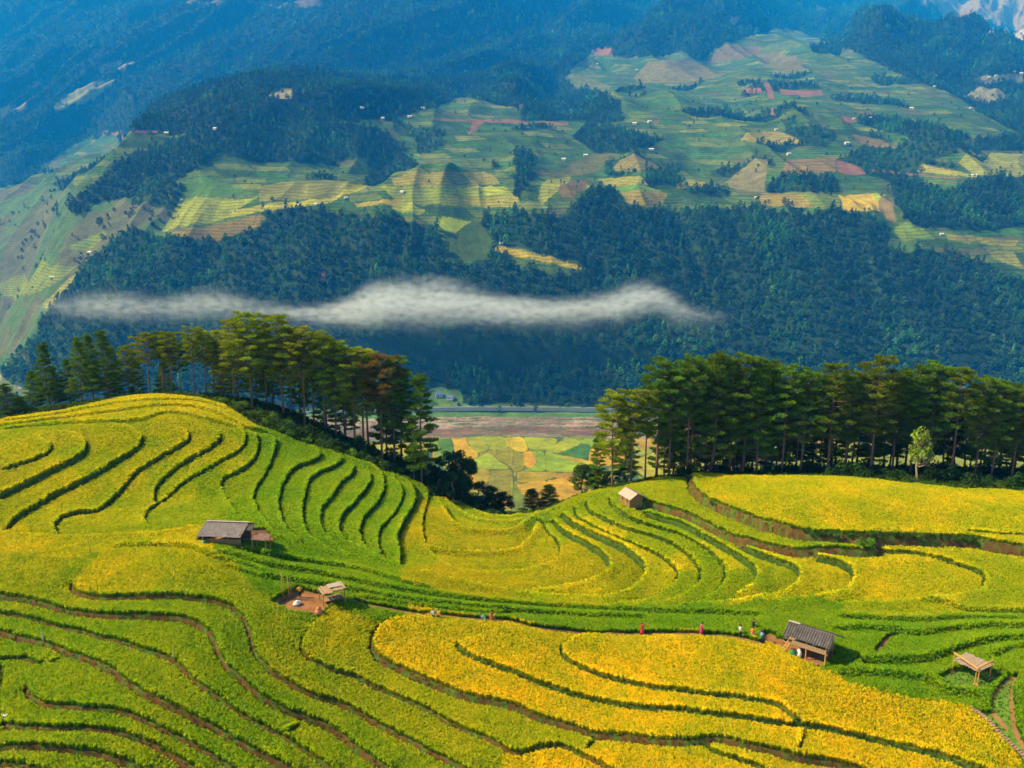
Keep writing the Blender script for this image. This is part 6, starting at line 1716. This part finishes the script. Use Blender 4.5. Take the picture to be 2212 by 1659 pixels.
person(1387, 1371, "person in a bright red dress with orange sleeves on the path", cr_ed, cr_ed, dress=True, arms='wave', face=.2)
person(1515, 1371, "person in a magenta dress alone on the path", cmg, cmg, dress=True, arms='hold', face=-1.0)
person(1599, 1376, "person in a white jacket and black trousers on the path", cw, cblk, arms='camera', face=-1.9)
person(1627, 1362, "person in black standing behind the orange jacket", cblk, cblk, arms='camera', face=.3)
person(1625, 1380, "person in an orange jacket and beige trousers on the path", cor, cbe, arms='down', face=2.8)
person(1645, 1388, "person with a light blue backpack and blue jeans near the yard", cbl, cjn, arms='down', face=2.6, bag=cloth("light_blue_pack", (.16, .50, .72)), hat=cblk)
pt_ = hut_pt(h4, -3.0, -1.5, 1.35)
person(0, 0, "person in dark blue and red sitting at the top of the ladder", cloth("navy_cloth", (.05, .07, .16)), cblk, pose='sit', arms='hold', face=math.radians(-38) - .6, at=pt_, bag=cr_ed)
person(648, 1290, "person in a yellow shirt and dark shorts in the red earth clearing", cy, cblk, arms='hip', face=.3)
# ------------------------------------------------------------ the air of the valley
def box_mesh(name, lo, hi, mat):
    (x0, y0, z0), (x1, y1, z1) = lo, hi
    V = [(x0,y0,z0),(x1,y0,z0),(x1,y1,z0),(x0,y1,z0),(x0,y0,z1),(x1,y0,z1),(x1,y1,z1),(x0,y1,z1)]
    F = [(0,3,2,1),(4,5,6,7),(0,1,5,4),(1,2,6,5),(2,3,7,6),(3,0,4,7)]
    return np_mesh(name, np.array(V), np.array(F), mat)
M_haze = bpy.data.materials.new("haze_air"); M_haze.use_nodes = True
nt = M_haze.node_tree; nt.nodes.clear()
pv = nt.nodes.new("ShaderNodeVolumePrincipled"); out = nt.nodes.new("ShaderNodeOutputMaterial")
pv.inputs["Color"].default_value = (.005, .245, 1.0, 1)
pv.inputs["Density"].default_value = HAZE_D
pv.inputs["Anisotropy"].default_value = 0.0
pv.inputs["Absorption Color"].default_value = (1, 1, 1, 1)
nt.links.new(pv.outputs[0], out.inputs["Volume"])
zmax = float(far.Z.max()) + 40
o = bpy.data.objects.new("haze", box_mesh("haze", (-7500 * SF, -60, -240 * SF), (7500 * SF, 8040 * SF, zmax * SF), M_haze)); link(o)
tag(o, "thin blue air filling the valley", "haze", kind="stuff")
# the bank of mist lying along the wooded slope
MY0, MY1 = 930.0, 1030.0
mu0, mu1, mv0, mv1 = 60, 1580, 590, 722
YM = 980.0
x0 = float(ray(mu0, 650)[0]) * YM; x1 = float(ray(mu1, 650)[0]) * YM
z1_ = float(ray(0, mv0)[1]) * YM; z0_ = float(ray(0, mv1)[1]) * YM
M_mist = bpy.data.materials.new("mist_air"); M_mist.use_nodes = True
nt = M_mist.node_tree; nt.nodes.clear(); N = nt.nodes.new; L = nt.links.new
pv = N("ShaderNodeVolumePrincipled"); out = N("ShaderNodeOutputMaterial"); pv.inputs["Color"].default_value = (.74, .84, 1.0, 1); pv.inputs["Anisotropy"].default_value = .1
tc = N("ShaderNodeTexCoord"); sx = N("ShaderNodeSeparateXYZ"); L(tc.outputs["Object"], sx.inputs[0])
def mr_(src, a, b, c=0., d=1.):
    m_ = N("ShaderNodeMapRange"); m_.inputs[1].default_value = a; m_.inputs[2].default_value = b; m_.inputs[3].default_value = c; m_.inputs[4].default_value = d; L(src, m_.inputs[0]); return m_.outputs[0]
def mth(op, a, b=None, cl=False):
    m_ = N("ShaderNodeMath"); m_.operation = op; m_.use_clamp = cl
    for i, q_ in enumerate((a, b)):
        if q_ is None: continue
        if isinstance(q_, (int, float)): m_.inputs[i].default_value = q_
        else: L(q_, m_.inputs[i])
    return m_.outputs[0]
n1_ = N("ShaderNodeTexNoise"); mp = N("ShaderNodeMapping"); mp.inputs["Scale"].default_value = (.016, .02, .05); L(tc.outputs["Object"], mp.inputs[0]); L(mp.outputs[0], n1_.inputs["Vector"]); n1_.inputs["Scale"].default_value = 1.0; n1_.inputs["Detail"].default_value = 5; n1_.inputs["Roughness"].default_value = .62
xw = mth('ADD', sx.outputs["X"], mth('MULTIPLY', mth('SUBTRACT', n1_.outputs["Fac"], .5), 60))
zw = mth('ADD', sx.outputs["Z"], mth('MULTIPLY', mth('SUBTRACT', n1_.outputs["Fac"], .5), 34))
xn = mr_(xw, x0, x1); zn = mr_(zw, z0_, z1_)
PR = [(60,655,5,.0),(130,662,20,.12),(250,658,34,.26),(350,664,24,.22),(450,654,32,.34),(550,668,22,.28),(650,672,16,.45),(740,670,26,.7),(830,655,50,1.0),(900,655,50,1.0),(1000,658,42,.95),(1100,668,30,.85),(1200,670,24,.75),(1300,664,28,.75),(1350,652,36,.75),(1405,640,36,.62),(1440,655,36,.42),(1500,680,14,.25),(1580,685,8,.0)]
def curve(vals):
    fc = N("ShaderNodeFloatCurve"); c = fc.mapping.curves[0]; 
    pts_ = [((u - mu0) / (mu1 - mu0), q_) for u, q_ in vals]
    c.points[0].location = pts_[0]; c.points[1].location = pts_[-1]
    for p in pts_[1:-1]: c.points.new(*p)
    fc.mapping.update(); L(xn, fc.inputs["Value"]); return fc.outputs[0]
cz = curve([(p[0], (mv1 - p[1]) / (mv1 - mv0)) for p in PR]); th = curve([(p[0], 1.35 * p[2] / (mv1 - mv0)) for p in PR]); dn = curve([(p[0], p[3]) for p in PR])
dz_ = mth('DIVIDE', mth('ABSOLUTE', mth('SUBTRACT', zn, cz)), th)
prof = mth('SUBTRACT', 1.0, dz_, True); prof = mth('POWER', prof, 1.9)
skirt = mth('SUBTRACT', 1.0, mth('DIVIDE', mth('ABSOLUTE', mth('SUBTRACT', zn, mth('SUBTRACT', cz, .12))), .36), True)
prof = mth('ADD', prof, mth('MULTIPLY', mth('POWER', skirt, 1.5), .09))
ye = mr_(sx.outputs["Y"], 935, 965); ye2 = mr_(sx.outputs["Y"], 1028, 1000)
n2_ = N("ShaderNodeTexNoise"); mp2 = N("ShaderNodeMapping"); mp2.inputs["Scale"].default_value = (.018, .02, .034); L(tc.outputs["Object"], mp2.inputs[0]); L(mp2.outputs[0], n2_.inputs["Vector"]); n2_.inputs["Detail"].default_value = 2.8
d = mth('MULTIPLY', prof, dn); d = mth('MULTIPLY', d, mr_(n2_.outputs["Fac"], .36, .63, .03, 1.5)); d = mth('MULTIPLY', d, ye); d = mth('MULTIPLY', d, ye2); d = mth('MULTIPLY', d, MIST_D)
L(d, pv.inputs["Density"]); L(pv.outputs[0], out.inputs["Volume"])
o = bpy.data.objects.new("mist", box_mesh("mist", (x0, MY0, z0_), (x1, MY1, z1_), M_mist)); link(o); o.scale = (SF, SF, SF)
tag(o, "long white bank of mist lying along the dark wooded slope", "mist", kind="stuff")
